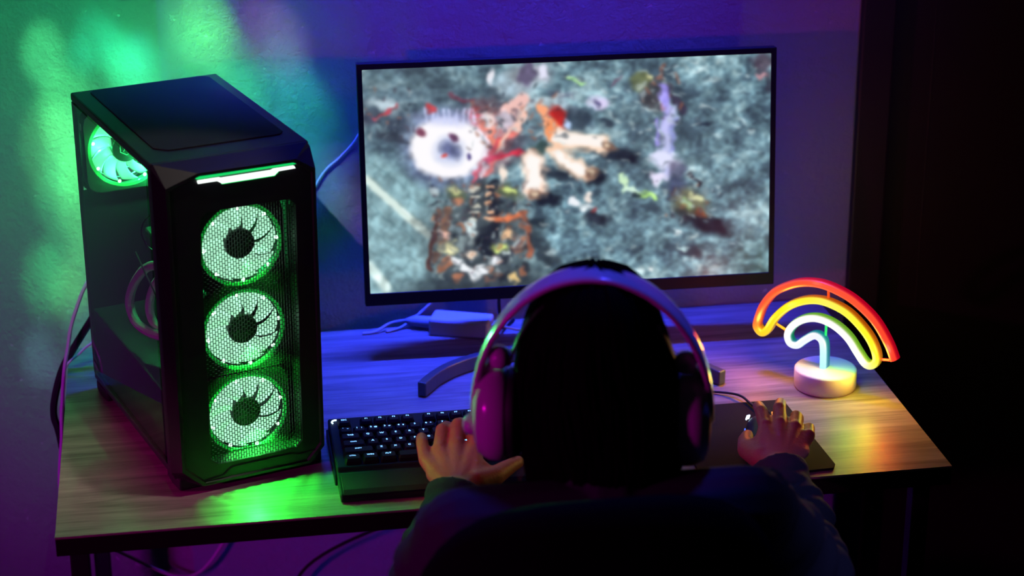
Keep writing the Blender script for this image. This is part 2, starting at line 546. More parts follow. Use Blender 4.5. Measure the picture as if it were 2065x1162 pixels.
def fan(parent, s, t, z, R=0.0575, front=True, phase=0.0, nb=9):
    """cooling fan facing along the case axis; frame is the part, hub / blades / ring its sub-parts"""
    f = MB()
    n = 48
    hw = 0.0595
    yf, yb = -(t + 0.0125), -(t - 0.0125)
    def sq(k):
        a = 2 * PI * (k + 0.5) / n
        c, s_ = math.cos(a), math.sin(a)
        m = max(abs(c), abs(s_))
        rr = min(hw / m, hw * 1.28)
        return c * rr, s_ * rr
    out = [sq(k) for k in range(n)]
    inn = [((R) * math.cos(2 * PI * (k + 0.5) / n), (R) * math.sin(2 * PI * (k + 0.5) / n)) for k in range(n)]
    rings = [[(s + x, yf, z + y) for x, y in out], [(s + x, yf, z + y) for x, y in inn], [(s + x, yb, z + y) for x, y in inn], [(s + x, yb, z + y) for x, y in out], [(s + x, yf, z + y) for x, y in out]]
    f.loft(rings, True, False)
    fr = f.build('cooling_fan', M['fanframe'], parent, True, angle=30)
    Rr = MB()
    rings = []
    for rr, yy in ((R - 0.0005, yf + 0.001), (R - 0.005, yf + 0.001), (R - 0.005, yf + 0.004), (R - 0.0005, yf + 0.004), (R - 0.0005, yf + 0.001)):
        rings.append([(s + rr * math.cos(2 * PI * k / n), yy, z + rr * math.sin(2 * PI * k / n)) for k in range(n)])
    Rr.loft(rings, True, False)
    Rr.build('fan_ring', M['ringlit'], fr, True)
    # hub: short drum with a domed face towards the viewer
    hm = Matrix.Translation((s, -t, z)) @ Matrix.Rotation(PI / 2, 4, 'X')
    hb = MB().lathe([(0.0195, -0.010), (0.0205, -0.008), (0.0205, 0.008), (0.0195, 0.0098), (0.014, 0.0105)], 32, 0, hm)
    hub = hb.build('fan_hub', M['hub'], fr, True)
    # blades: curved, twisted
    b = MB()
    for k in range(nb):
        a0 = 2 * PI * k / nb + phase
        rows = []
        NR, NA = 9, 7
        for i in range(NR):
            u = i / (NR - 1)
            r = 0.0200 + (R - 0.0060 - 0.0200) * u
            sweep = 0.42 * u ** 1.3
            wdt = (2 * PI / nb) * ((1.06 + 0.06 * u) if front else 0.72)
            for j in range(NA):
                v = j / (NA - 1)
                a = a0 + sweep + wdt * v
                yy = -t + 0.0075 * (1 - 2 * v) * (1 - 0.35 * u) - 0.0015 * math.sin(PI * v)
                rows.append((s + r * math.cos(a), yy, z + r * math.sin(a)))
        base = len(b.v)
        fs = []
        for i in range(NR - 1):
            for j in range(NA - 1):
                p = i * NA + j
                fs.append((p, p + 1, p + NA + 1, p + NA))
        b.add(rows, fs)
    bo = b.build('fan_blades', M['bladef'] if front else M['blade'], fr, True, angle=80)
    sd = bo.modifiers.new('thickness', 'SOLIDIFY'); sd.thickness = 0.0011
    # LED beads around the ring
    for k in range(8):
        a = 2 * PI * (k + 0.4) / 8 + phase
        MB().ball((s + (R - 0.0075) * math.cos(a), yf + 0.002, z + (R - 0.0075) * math.sin(a)), (0.0026, 0.0012, 0.0026), 8, 5).build('led_bead', M['led'], fr, True)
    return fr

# panels
tp = MB().box(0, TW, -TD, 0, TH - 0.012, TH)
top_panel = tp.build('top_panel', M['black'], tower, bevel=0.0025)
fp = [(0.030, -0.010), (0.192, -0.010), (0.199, -0.018), (0.199, -0.312), (0.192, -0.322), (0.040, -0.322), (0.024, -0.305), (0.024, -0.018)]
MB().prism(fp, TH + 0.0003, TH + 0.0016, lambda u, v, w_: (u, v, w_)).build('dust_filter', M['filt'], top_panel, bevel=0.0006)
MB().box(0.001, TW - 0.001, -TD, 0, ZB, ZB + 0.01).build('bottom_panel', M['black'], tower, bevel=0.002)
MB().box(TW - 0.004, TW, -TD, -0.0005, ZB + 0.0102, TH - 0.0122).build('right_panel', M['black'], tower, bevel=0.001)
# rear panel with the fan opening
FR = (0.066, 0.372)
rp = MB()
n = 40
outer = []
for k in range(n):
    a = 2 * PI * (k + 0.5) / n
    c, s_ = math.cos(a), math.sin(a)
    hx = TW / 2 - 0.003
    ux = (TW - 0.004 - FR[0]) if c > 0 else (FR[0] - 0.004)
    uz = (TH - 0.0125 - FR[1]) if s_ > 0 else 0.0625
    m_ = min(ux / abs(c), uz / abs(s_))
    outer.append((FR[0] + c * m_, FR[1] + s_ * m_))
inner = [(FR[0] + 0.055 * math.cos(2 * PI * (k + 0.5) / n), FR[1] + 0.055 * math.sin(2 * PI * (k + 0.5) / n)) for k in range(n)]
rings = [[(x, -0.0015, z) for x, z in outer], [(x, -0.0015, z) for x, z in inner], [(x, 0, z) for x, z in inner], [(x, 0, z) for x, z in outer], [(x, -0.0015, z) for x, z in outer]]
rp.loft(rings, True, False)
rp.box(0.004, TW - 0.004, -0.0015, 0, ZB + 0.0102, FR[1] - 0.0625)
rp.build('rear_panel', M['black'], tower)
# wire guard behind the rear fan
g = MB()
for r in (0.014, 0.027, 0.040, 0.052):
    g.tube([(FR[0] + r * math.cos(2 * PI * k / 40), 0.003, FR[1] + r * math.sin(2 * PI * k / 40)) for k in range(41)], 0.0010, 6, caps=False)
for k in range(4):
    a = PI / 4 + PI / 2 * k
    g.tube([(FR[0] + 0.012 * math.cos(a), 0.003, FR[1] + 0.012 * math.sin(a)), (FR[0] + 0.060 * math.cos(a), 0.002, FR[1] + 0.060 * math.sin(a))], 0.0010, 6)
g.build('fan_guard', M['metal'], tower, True)
# glass side with dark rear post and bottom rail
gp = MB().box(-0.0015, 0.0025, -TD + 0.013, -0.013, ZB + 0.013, TH - 0.0125)
tag(gp.build('glass_panel', M['glass'], tower), 'smoked tempered glass')
po = MB().box(0, 0.005, -0.0125, -0.0018, ZB + 0.0102, TH - 0.0122).box(0, 0.005, -TD, -TD + 0.0125, ZB + 0.0102, TH - 0.0122).box(0.0, 0.004, -TD + 0.0125, -0.0125, ZB + 0.0102, ZB + 0.0128)
po.build('side_frame', M['black'], tower, bevel=0.0012)
# front panel: bevelled octagon face around the mesh window
TF = 0.398
Oc = [(0.004, 0.014), (0.211, 0.014), (TW, 0.024), (TW, 0.449), (0.2114, TH), (0.004, TH), (0.0, 0.451), (0.0, 0.024)]
Fc = [(0.034, 0.010), (0.186, 0.010), (0.207, 0.032), (0.210, 0.428), (0.184, 0.4445), (0.052, 0.4455), (0.009, 0.431), (0.006, 0.036)]
Wc = [(0.058, 0.036), (0.168, 0.036), (0.177, 0.045), (0.182, 0.382), (0.174, 0.391), (0.062, 0.391), (0.052, 0.382), (0.047, 0.045)]
fpn = MB()
ring = lambda P, t: [T3(s, t, z) for s, z in P]
inset = lambda P, k: [(0.1077 + (s - 0.1077) * (1 - k), 0.22 + (z - 0.22) * (1 - k * 0.45)) for s, z in P]
fpn.loft([ring(Oc, TD + 0.0003), ring(Oc, TD + 0.004), ring(Fc, TF), ring(inset(Fc, 0.04), TF), ring(inset(Fc, 0.055), TF - 0.003), ring([(s, z) for s, z in Wc], TF - 0.003), ring(Wc, TF - 0.012), ring(Wc, TF - 0.03)], True, False)
fpn.loft([ring([(0.0, 0.0)] * 0 + Oc, TD + 0.0003), ring(Wc, TD + 0.0003)], True, False)
# raised trapezoid motif at the foot of the face
for pl in ([(0.030, 0.016), (0.062, 0.019), (0.074, 0.029), (0.160, 0.030), (0.170, 0.026), (0.194, 0.028)],):
    fpn.tube([T3(s, TF - 0.0022, z) for s, z in pl], 0.0009, 6)
front_panel = fpn.build('front_panel', M['satin'], tower, bevel=0.0)
# perforated mesh with staggered upright slots
gm = MB()
s0, s1, z0, z1 = 0.046, 0.184, 0.0345, 0.3925
NC = 37
pc = (s1 - s0) / NC
ph = 0.0062
tm = TF - 0.007
def wlim(s):
    lo, hi = 0.0365, 0.3905
    return lo, hi
for i in range(NC + 1):
    s = s0 + i * pc
    gm.box(s - 0.00042, s + 0.00042, -tm - 0.0005, -tm + 0.0005, z0, z1)
for i in range(NC):
    s = s0 + i * pc
    z = z0 + (ph / 2 if i % 2 else 0.0)
    while z < z1:
        gm.box(s + 0.00042, s + pc - 0.00042, -tm - 0.00045, -tm + 0.00045, z - 0.00048, z + 0.00048)
        z += ph
gm.build('mesh_grille', M['mesh'], tower)
# light bar
BAR = [(0.0516, 0.4368), (0.0794, 0.4361), (0.0823, 0.4345), (0.1517, 0.4352), (0.1542, 0.4367), (0.1804, 0.4351), (0.1827, 0.4317), (0.1594, 0.4322), (0.1537, 0.4277), (0.0831, 0.4272), (0.0768, 0.4326), (0.0519, 0.4329)]
cz = lambda s: 0.4325 + 0.0 * s
BAR = [(0.0516, 0.4352), (0.0800, 0.4352), (0.0825, 0.4342), (0.1500, 0.4342), (0.1530, 0.4356), (0.1810, 0.4356), (0.1827, 0.4327), (0.1594, 0.4322), (0.1537, 0.4275), (0.0831, 0.4275), (0.0768, 0.4318), (0.0519, 0.4318)]
lb = MB().prism(BAR, TF - 0.0028, TF + 0.0006, lambda u, v, w_: (u, -w_, v)).build('light_bar', M['bar'], tower)
lg = MB().prism([(0.0494, 0.4382), (0.0540, 0.4400), (0.1800, 0.4400), (0.1840, 0.4384), (0.1800, 0.4378), (0.0530, 0.4374)], TF - 0.0028, TF + 0.0004, lambda u, v, w_: (u, -w_, v))
lg.prism([(0.083, 0.4264), (0.154, 0.4264), (0.160, 0.4312), (0.159, 0.4318), (0.1535, 0.4272), (0.0831, 0.4271)], TF - 0.0028, TF + 0.0004, lambda u, v, w_: (u, -w_, v))
tag(lg.build('glow_edge', M['barg'], lb), 'green glowing rim of the light bar')
# fans
FF = [(0.1150, 0.328), (0.1130, 0.208), (0.1110, 0.087)]
for k, (s, z) in enumerate(FF):
    fo = fan(tower, s, 0.352, z, phase=0.5 + 0.11 * k)
    lamp('fan_light', 'SPOT', (s, -0.379, z - 0.01), (s + 0.03, -0.47, z - 0.25), (0.02, 1.0, 0.06), (0.5, 2.2, 5.0)[k], 0.0022, cone=115, blend=0.3, parent=fo)
    if k == 0:
        lamp('fan_light', 'SPOT', (s + 0.02, -0.379, z), (0.185, -0.893, 0.335), (0.08, 1.0, 0.20), 28.0, 0.01, cone=18, blend=0.8, parent=fo)  # extra narrow spot, added to tint the headset green
rf = fan(tower, FR[0], 0.020, FR[1], R=0.0565, front=False, phase=0.2, nb=11)
for k in range(5):
    a = 2 * PI * k / 5 + 0.3
    lamp('fan_light', 'POINT', (FR[0] + 0.043 * math.cos(a), -0.036, FR[1] + 0.043 * math.sin(a)), None, (0.03, 1.0, 0.16), 0.25, 0.004, parent=rf)
for k in range(3):
    a = 2 * PI * k / 3 + 0.9
    lamp('fan_light', 'POINT', (FR[0] + 0.04 * math.cos(a), -0.0035, FR[1] + 0.04 * math.sin(a)), None, (0.03, 1.0, 0.24), 0.55, 0.002, parent=rf)
lamp('fan_light', 'POINT', (FR[0] + 0.035, -0.060, FR[1] - 0.03), None, (0.03, 1.0, 0.24), 0.9, 0.003, parent=rf)
# faint badge on the rear hub
bd = MB()
hexp = [(FR[0] + 0.010 * math.cos(PI / 6 + PI / 3 * k), -0.0308, FR[1] + 0.010 * math.sin(PI / 6 + PI / 3 * k)) for k in range(7)]
bd.tube(hexp, 0.0005, 5)
bd.tube([(FR[0] - 0.004, -0.0308, FR[1] - 0.004), (FR[0], -0.0308, FR[1] + 0.004), (FR[0] + 0.004, -0.0308, FR[1] - 0.004)], 0.0005, 5)
tag(bd.build('hub_badge', M['sticker'], rf), 'faint line badge on the rear fan hub')
# inside: board, shroud, graphics card, cables
MB().box(TW - 0.012, TW - 0.006, -0.30, -0.03, 0.15, 0.43).build('motherboard', M['board'], tower)
sh = MB().box(0.006, TW - 0.006, -0.335, -0.003, ZB + 0.0105, 0.128)
sh.build('power_supply_shroud', M['black'], tower, bevel=0.003)
gc = MB().box(0.075, 0.195, -0.30, -0.06, 0.225, 0.262)
gcd = gc.build('graphics_card', M['board'], tower, bevel=0.004)
for k in range(2):
    c_ = MB()
    rr = []
    for i in range(33):
        a = 2 * PI * i / 32
        rr.append((0.135 + 0.036 * math.cos(a), -(0.12 + 0.12 * k) + 0.036 * math.sin(a), 0.2235))
    c_.tube(rr, 0.0015, 6)
    c_.build('card_fan_ring', M['metal'], gcd, True)
cb = catmull([(0.062, -0.272, 0.268), (0.030, -0.240, 0.271), (0.022, -0.188, 0.234), (0.021, -0.150, 0.189), (0.021, -0.172, 0.167), (0.023, -0.231, 0.172), (0.030, -0.290, 0.185), (0.050, -0.325, 0.190)], 8)
MB().tube(cb, 0.0065, 10).build('power_cable', M['sleeve'], tower, True)
cb = catmull([(0.070, -0.288, 0.266), (0.046, -0.262, 0.268), (0.038, -0.222, 0.236), (0.036, -0.194, 0.196), (0.036, -0.208, 0.176), (0.038, -0.250, 0.178), (0.046, -0.300, 0.190), (0.064, -0.328, 0.195)], 8)
MB().tube(cb, 0.0060, 10).build('power_cable', M['sleeve'], tower, True)
MB().tube(catmull([(0.05, -0.33, 0.372), (0.03, -0.262, 0.352), (0.025, -0.222, 0.318), (0.03, -0.245, 0.296), (0.05, -0.32, 0.306)], 10), 0.0012, 6).build('fan_cable', M['cableb'], tower, True)
MB().tube([(0.016, -0.215, 0.285), (0.020, -0.310, 0.235)], 0.0013, 6).build('bracket_rod', M['metal'], tower, True)
ct = MB()
for k in range(6):
    ct.box(0.05 + 0.003 * (k % 2), 0.062, -0.300 + 0.012 * k - 0.004, -0.300 + 0.012 * k + 0.004, 0.262, 0.268 + 0.004 * (k % 3))
ct.build('card_connector', M['sleeve'], tower)
MB().box(0.0026, 0.0029, -0.034, -0.026, 0.407, 0.417).build('sticker', M['sticker'], tower)
# feet
for s, t in ((0.018, 0.030), (TW - 0.018, 0.030), (0.022, 0.352), (TW - 0.022, 0.352)):
    MB().prism([(s - 0.016, -t - 0.028), (s + 0.016, -t - 0.028), (s + 0.018, -t), (s + 0.016, -t + 0.026), (s - 0.016, -t + 0.026), (s - 0.018, -t)], 0.0, ZB - 0.0003, lambda u, v, w_: (u, v, w_)).build('foot', M['rubber'], tower, bevel=0.003)

# ------------------------------------------------------------------ monitor
monitor = thing('monitor', 'black flat widescreen monitor showing a grey-blue game battle on the desk', 'monitor', (0.1668, -0.13, DZ))
MW, MH, MT, MY = 0.6327, 0.3693, 0.1133, -0.0263
mpan = Matrix.Translation((0, 0, 0.8278 - DZ)) @ Matrix.Rotation(MY, 4, 'Z') @ Matrix.Rotation(-MT, 4, 'X')
def mp(x, y, z): return tuple(mpan @ Vector((x, y, z)))
SX0, SX1, SZ0, SZ1 = -MW / 2 + 0.0078, MW / 2 - 0.0085, 0.0195, MH - 0.0092
bz = MB()
o4 = [(-MW / 2, 0), (MW / 2, 0), (MW / 2, MH), (-MW / 2, MH)]
i4 = [(SX0, SZ0), (SX1, SZ0), (SX1, SZ1), (SX0, SZ1)]
bz.loft([[mp(x, 0.018, z) for x, z in o4], [mp(x, 0, z) for x, z in o4], [mp(x, 0, z) for x, z in i4], [mp(x, 0.002, z) for x, z in i4]], True, False)
bz.add([mp(x, 0.018, z) for x, z in o4], [(3, 2, 1, 0)])
bz.build('bezel', M['bezel'], monitor, bevel=0.0012)
bs = MB()
bs.loft([[mp(x * a, y, MH / 2 + (z - MH / 2) * b) for x, z in o4] for a, b, y in ((0.97, 0.95, 0.0182), (0.9, 0.85, 0.03), (0.6, 0.6, 0.042))], True, True)
bs.build('back_shell', M['bezelw'], monitor, bevel=0.004)
# stand: curved foot, pole
ft = MB()
arc = [(-0.0845, -0.271), (-0.060, -0.235), (-0.034, -0.208), (0.000, -0.186), (0.045, -0.168), (0.100, -0.155), (0.145, -0.152), (0.20, -0.160), (0.25, -0.182), (0.295, -0.215), (0.33, -0.258), (0.3600, -0.305)]
arc = catmull([(x - 0.1668, y + 0.13, 0) for x, y in arc], 5)
rings = []
for i, p in enumerate(arc):
    t = (arc[min(i + 1, len(arc) - 1)] - arc[max(i - 1, 0)]).normalized()
    s_ = Vector((t.y, -t.x, 0)) * 0.007
    rings.append([p + s_ + Vector((0, 0, 0.0005)), p - s_ + Vector((0, 0, 0.0005)), p - s_ + Vector((0, 0, 0.023)), p + s_ + Vector((0, 0, 0.023))])
ft.loft(rings)
ft.build('stand_foot', M['stand'], monitor, bevel=0.002)
MB().box(-0.045, 0.005, -0.035, 0.035, 0.0005, 0.012).build('stand_base', M['stand'], monitor, bevel=0.003)
MB().box(-0.035, -0.005, 0.045, 0.065, 0.0, 0.25).box(-0.035, -0.005, -0.01, 0.05, 0.0, 0.010).build('stand_pole', M['stand'], monitor, bevel=0.003)

# the picture on the screen: painted into a colour attribute of a flat grid, pixel features of the shown game view
def make_screen():
    NX, NY = 520, 293
    rng = np.random.RandomState(5)
    def vnoise(cells_x, cells_y, rot=0.0):
        gx = rng.rand(cells_y + 3, cells_x + 3)
        yy, xx = np.mgrid[0:NY, 0:NX]
        u = xx / (NX - 1) * cells_x; v = yy / (NY - 1) * cells_y
        iu = u.astype(int); iv = v.astype(int)
        fu = u - iu; fv = v - iv
        fu = fu * fu * (3 - 2 * fu); fv = fv * fv * (3 - 2 * fv)
        a = gx[iv, iu] * (1 - fu) + gx[iv, iu + 1] * fu
        b = gx[iv + 1, iu] * (1 - fu) + gx[iv + 1, iu + 1] * fu
        return a * (1 - fv) + b * fv
    # homography from photo-crop pixels to the screen rectangle
    src = [(55, 125), (1775, 58), (1765, 972), (98, 1068)]
    dst = [(0, 0), (1, 0), (1, 1), (0, 1)]
    A = []; B = []
    for (u, v), (x, y) in zip(dst, src):
        A.append([u, v, 1, 0, 0, 0, -u * x, -v * x]); B.append(x)
        A.append([0, 0, 0, u, v, 1, -u * y, -v * y]); B.append(y)
    h = np.linalg.solve(np.array(A, float), np.array(B, float))
    yy, xx = np.mgrid[0:NY, 0:NX]
    u = xx / (NX - 1.0); v = yy / (NY - 1.0)
    wq = h[6] * u + h[7] * v + 1
    X = (h[0] * u + h[1] * v + h[2]) / wq
    Y = (h[3] * u + h[4] * v + h[5]) / wq
    X0_, Y0_ = X, Y
    X = X + 24 * (vnoise(26, 16) - 0.5) + 22 * (vnoise(70, 44) - 0.5)
    Y = Y + 24 * (vnoise(26, 16) - 0.5) + 22 * (vnoise(70, 44) - 0.5)
    f = 0.30 * vnoise(9, 6) + 0.26 * vnoise(24, 15) + 0.24 * vnoise(55, 36) + 0.2 * vnoise(120, 80)
    f = np.clip((f - 0.30) / 0.42, 0, 1)
    dark = np.array([46, 64, 78.]); mid = np.array([100, 138, 152.]); lite = np.array([170, 208, 216.])
    f3 = f[..., None]
    img = np.where(f3 < 0.55, dark + (mid - dark) * f3 / 0.55, mid + (lite - mid) * (f3 - 0.55) / 0.45)
    def mask_e(cx, cy, rx, ry, ang=0, soft=0.35):
        a = math.radians(ang); c, s = math.cos(a), math.sin(a)
        dx, dy = X - cx, Y - cy
        p = (dx * c + dy * s) / rx; q_ = (-dx * s + dy * c) / ry
        r = np.sqrt(p * p + q_ * q_)
        return np.clip((1 + soft - r) / (2 * soft), 0, 1)
    def blend(m, col, al=1.0):
        nonlocal img
        k = (m * al)[..., None]
        img = img * (1 - k) + np.array(col, float) * k
    def E(cx, cy, rx, ry, col, ang=0, al=1.0, soft=0.35):
        blend(mask_e(cx, cy, rx, ry, ang, soft), col, al)
    def S(x0, y0, x1, y1, w, col, al=1.0, soft=0.4):
        L = math.hypot(x1 - x0, y1 - y0)
        t = np.clip(((X - x0) * (x1 - x0) + (Y - y0) * (y1 - y0)) / (L * L), 0, 1)
        d = np.hypot(X - x0 - t * (x1 - x0), Y - y0 - t * (y1 - y0))
        blend(np.clip((1 + soft - d / w) / (2 * soft), 0, 1), col, al)
    # upper left darker rock, lower-left pavement of tiles
    E(300, 300, 420, 230, (62, 74, 84), 10, 0.55, 0.6)
    E(1250, 420, 420, 260, (80, 100, 110), 30, 0.35, 0.7)
    pv = np.clip((Y - (430 + (X - 60) * 0.62)) / 60, 0, 1) * np.clip((900 - X) / 120, 0, 1)
    blend(pv, (132, 172, 178), 0.75)
    a1 = (X * 0.80 + Y * 0.60); a2 = (-X * 0.60 + Y * 0.80)
    row = np.floor(a2 / 72)
    g1 = np.abs((a2 / 72) % 1 - 0.5) * 72; g2 = np.abs(((a1 + row * 47) / 95) % 1 - 0.5) * 95
    joint = np.clip((5 - (36 - g1)) / 4, 0, 1)
    joint = np.maximum(joint, np.clip((5 - (47.5 - g2)) / 4, 0, 1))
    blend(pv * joint, (74, 108, 116), 0.55)
    XW_, YW_ = X, Y
    X, Y = X0_ * 0.75 + X * 0.25, Y0_ * 0.75 + Y * 0.25
    S(80, 590, 340, 820, 17, (214, 236, 226)); S(90, 950, 165, 1045, 20, (205, 232, 226))
    S(88, 575, 350, 800, 5, (120, 150, 150), 0.6)
    X, Y = XW_, YW_
    # plain dark machine, lower middle
    E(560, 1040, 300, 95, (32, 40, 46), -6, 0.9)
    E(560, 820, 225, 215, (56, 66, 70), 0, 0.85)
    for k in range(90):
        x = rng.uniform(345, 780); y = rng.uniform(620, 1010)
        c = [(28, 32, 38), (28, 32, 38), (176, 104, 70), (196, 214, 214), (98, 70, 58), (122, 140, 142)][rng.randint(6)]
        E(x, y, rng.uniform(8, 26), rng.uniform(6, 20), c, rng.uniform(0, 180), 0.8)
    S(555, 600, 520, 920, 34, (50, 58, 62)); S(620, 610, 610, 900, 22, (24, 28, 34))
    for yy_ in (620, 655, 690, 725, 760):
        S(520, yy_, 548, yy_, 8, (210, 208, 190)); S(590, yy_, 612, yy_, 7, (230, 170, 130))
    S(375, 760, 350, 960, 13, (72, 46, 40)); S(740, 740, 770, 900, 14, (150, 84, 60)); S(620, 760, 720, 740, 10, (214, 108, 66)); S(430, 730, 400, 850, 18, (110, 84, 70))
    E(455, 640, 42, 30, (86, 100, 70)); E(455, 636, 24, 15, (214, 220, 140)); E(690, 640, 54, 28, (74, 84, 60), 15); E(690, 632, 26, 14, (200, 220, 120), 15)
    E(430, 872, 34, 26, (218, 214, 160)); E(645, 872, 30, 22, (190, 210, 110)); E(680, 820, 26, 20, (240, 190, 140)); E(415, 820, 26, 18, (236, 180, 160)); E(525, 800, 26, 40, (200, 220, 222)); E(525, 895, 26, 22, (236, 206, 180))
    E(590, 850, 40, 70, (22, 26, 32), 5)
    for x, y, r in ((447, 932, 22), (485, 965, 26), (530, 985, 30), (572, 962, 26), (625, 930, 24)):
        E(x, y, r, r * 0.85, (245, 250, 255))
    E(700, 1000, 24, 18, (226, 190, 120)); E(835, 890, 30, 90, (30, 38, 44), -40, 0.85); E(800, 775, 40, 18, (26, 36, 44), 10, 0.9)
    # upper middle figures: pale and red
    E(740, 170, 120, 60, (168, 176, 186), -20, 0.7); E(760, 140, 34, 56, (72, 62, 92), 0, 0.85); E(820, 140, 24, 30, (226, 226, 250)); E(596, 150, 12, 30, (230, 230, 240))
    E(600, 240, 40, 60, (60, 74, 84), 0, 0.8); E(660, 190, 60, 40, (152, 180, 196), 20, 0.7)
    E(600, 400, 90, 110, (190, 60, 48), -20, 0.75, 0.6); E(545, 330, 28, 50, (206, 36, 20), -25, 0.9); E(885, 320, 44, 56, (190, 26, 14), -15, 0.95)
    E(730, 260, 26, 28, (246, 216, 206)); E(680, 320, 30, 60, (214, 170, 176), 20, 0.8)
    S(680, 300, 740, 250, 24, (240, 186, 176)); S(590, 330, 560, 480, 26, (250, 226, 220)); S(560, 350, 650, 460, 16, (246, 120, 80)); S(740, 310, 640, 470, 20, (252, 196, 176)); S(700, 400, 580, 560, 12, (226, 110, 100)); S(600, 470, 560, 570, 9, (238, 200, 200)); S(640, 400, 520, 600, 8, (200, 60, 60))
    E(780, 350, 36, 90, (86, 112, 124), 20, 0.9); S(760, 280, 900, 240, 16, (176, 200, 210)); S(880, 240, 960, 300, 14, (150, 176, 190))
    E(650, 350, 34, 40, (200, 196, 214), 20, 0.8); S(600, 490, 740, 470, 16, (184, 40, 56))
    E(700, 440, 70, 26, (58, 60, 72), -20, 0.8)
    S(815, 290, 850, 400, 20, (255, 160, 110)); S(860, 380, 900, 420, 30, (250, 140, 80))
    E(975, 330, 60, 46, (34, 44, 56), 20, 0.85); E(820, 450, 40, 30, (34, 52, 44), 0, 0.8); E(930, 356, 16, 12, (180, 210, 255))
    # three bright capsules with dark ends and the shadows under them
    E(1140, 490, 90, 36, (14, 18, 26), 15, 0.9); E(1040, 590, 44, 34, (14, 18, 26), 10, 0.95); E(840, 670, 48, 34, (16, 20, 28), 0, 0.95); E(890, 560, 70, 26, (24, 30, 38), 10, 0.8)
    S(900, 410, 1075, 440, 38, (255, 214, 180)); S(890, 400, 1060, 430, 24, (255, 246, 238))
    S(880, 470, 1000, 560, 34, (255, 206, 170)); S(890, 480, 985, 550, 22, (255, 250, 244))
    S(780, 510, 795, 620, 44, (255, 206, 176)); S(780, 515, 790, 600, 30, (255, 250, 244))
    for x, y in ((1105, 450), (1018, 562), (800, 650)):
        E(x, y, 30, 22, (120, 90, 74), 20); E(x - 4, y - 4, 13, 10, (206, 180, 150), 20)
    E(660, 565, 20, 34, (252, 232, 214))
    # glowing ring
    X, Y = X0_ * 0.6 + X * 0.4, Y0_ * 0.6 + Y * 0.4
    E(420, 455, 170, 150, (150, 150, 220), 0, 0.55, 0.35)
    E(420, 455, 156, 130, (255, 252, 255), 0, 1.0, 0.10)
    E(425, 468, 60, 56, (188, 200, 236), 0, 1, 0.4); E(430, 465, 40, 32, (90, 98, 140), 20, 1, 0.5); E(405, 490, 14, 8, (190, 60, 50)); E(445, 410, 22, 15, (84, 50, 76), 30); E(310, 388, 22, 14, (120, 60, 80), 20); E(510, 490, 10, 14, (70, 60, 120))
    E(420, 330, 120, 30, (176, 186, 240), 0, 0.6, 0.6)
    for k in range(9):
        x = 330 + 26 * k
        S(x, 350, x + rng.uniform(-12, 12), 290, 5, (206, 214, 255), 0.7)
    X, Y = XW_, YW_
    # left dark and red marks
    E(150, 270, 60, 24, (190, 210, 220), 20, 0.8); E(210, 360, 50, 50, (40, 46, 60), 0, 0.75); E(95, 330, 50, 40, (46, 44, 62), 0, 0.7); S(120, 330, 200, 280, 9, (170, 50, 60), 0.9); E(345, 288, 18, 20, (180, 44, 44), 0, 0.85); S(440, 230, 520, 260, 9, (120, 40, 56), 0.6); S(140, 400, 250, 430, 16, (40, 44, 54), 0.7)
    # right of centre: violet beam and small fighters
    E(1290, 230, 60, 60, (52, 50, 50), 30, 0.85); E(1235, 180, 40, 34, (96, 104, 60), 0, 0.8); S(1310, 170, 1330, 100, 9, (110, 78, 70)); S(1330, 200, 1410, 310, 12, (46, 44, 60)); E(1265, 165, 18, 14, (190, 190, 140))
    S(1325, 210, 1350, 380, 16, (150, 140, 240), 0.95); S(1350, 300, 1335, 560, 22, (196, 200, 252), 0.9, 0.8); S(1300, 330, 1310, 440, 8, (140, 130, 220), 0.8); S(1375, 330, 1360, 500, 8, (140, 150, 230), 0.7)
    E(1340, 505, 56, 32, (222, 226, 255)); E(1300, 585, 34, 26, (232, 226, 255), -20); E(1385, 540, 44, 40, (70, 66, 96), 0, 0.7)
    E(1380, 620, 40, 44, (54, 60, 90), 0, 0.85); E(1440, 690, 76, 60, (96, 92, 62), 20, 0.85); E(1510, 770, 110, 40, (16, 18, 28), 15, 0.95); E(1480, 720, 26, 18, (120, 62, 40)); E(1470, 660, 22, 16, (196, 200, 150)); S(1440, 570, 1480, 610, 8, (40, 40, 50)); E(1425, 690, 14, 22, (150, 190, 120))
    E(1055, 265, 38, 32, (216, 206, 246)); E(1040, 262, 14, 18, (66, 60, 100)); E(1090, 350, 40, 12, (30, 38, 50), 5, 0.8); E(1495, 352, 40, 12, (24, 32, 44), 8, 0.9)
    S(1150, 570, 1165, 620, 12, (200, 240, 190)); S(1165, 620, 1220, 650, 9, (210, 245, 220)); S(1215, 655, 1280, 655, 10, (170, 230, 120)); S(940, 150, 985, 190, 10, (170, 235, 150)); E(1210, 655, 18, 10, (36, 52, 60))
    E(1050, 745, 56, 32, (20, 24, 34), 10, 0.9); E(950, 686, 22, 20, (240, 244, 250)); E(1012, 662, 18, 16, (240, 226, 216)); E(1000, 700, 26, 16, (206, 220, 226)); E(1045, 712, 12, 12, (150, 60, 60))
    E(1435, 885, 48, 26, (28, 36, 50), 25, 0.9); E(1390, 815, 18, 14, (206, 224, 228)); E(1410, 865, 22, 8, (150, 180, 184), 30)
    E(1730, 100, 44, 50, (66, 50, 66), 0, 0.8); E(1730, 155, 24, 10, (190, 140, 150)); E(1755, 190, 12, 40, (40, 40, 52), 0, 0.7)
    E(1285, 955, 9, 9, (250, 255, 255), 0, 1, 0.5); E(1240, 965, 20, 16, (206, 230, 232), 0, 0.8)
    E(900, 230, 60, 14, (60, 60, 80), 10, 0.6); E(1130, 180, 30, 8, (110, 60, 90), -40, 0.6)
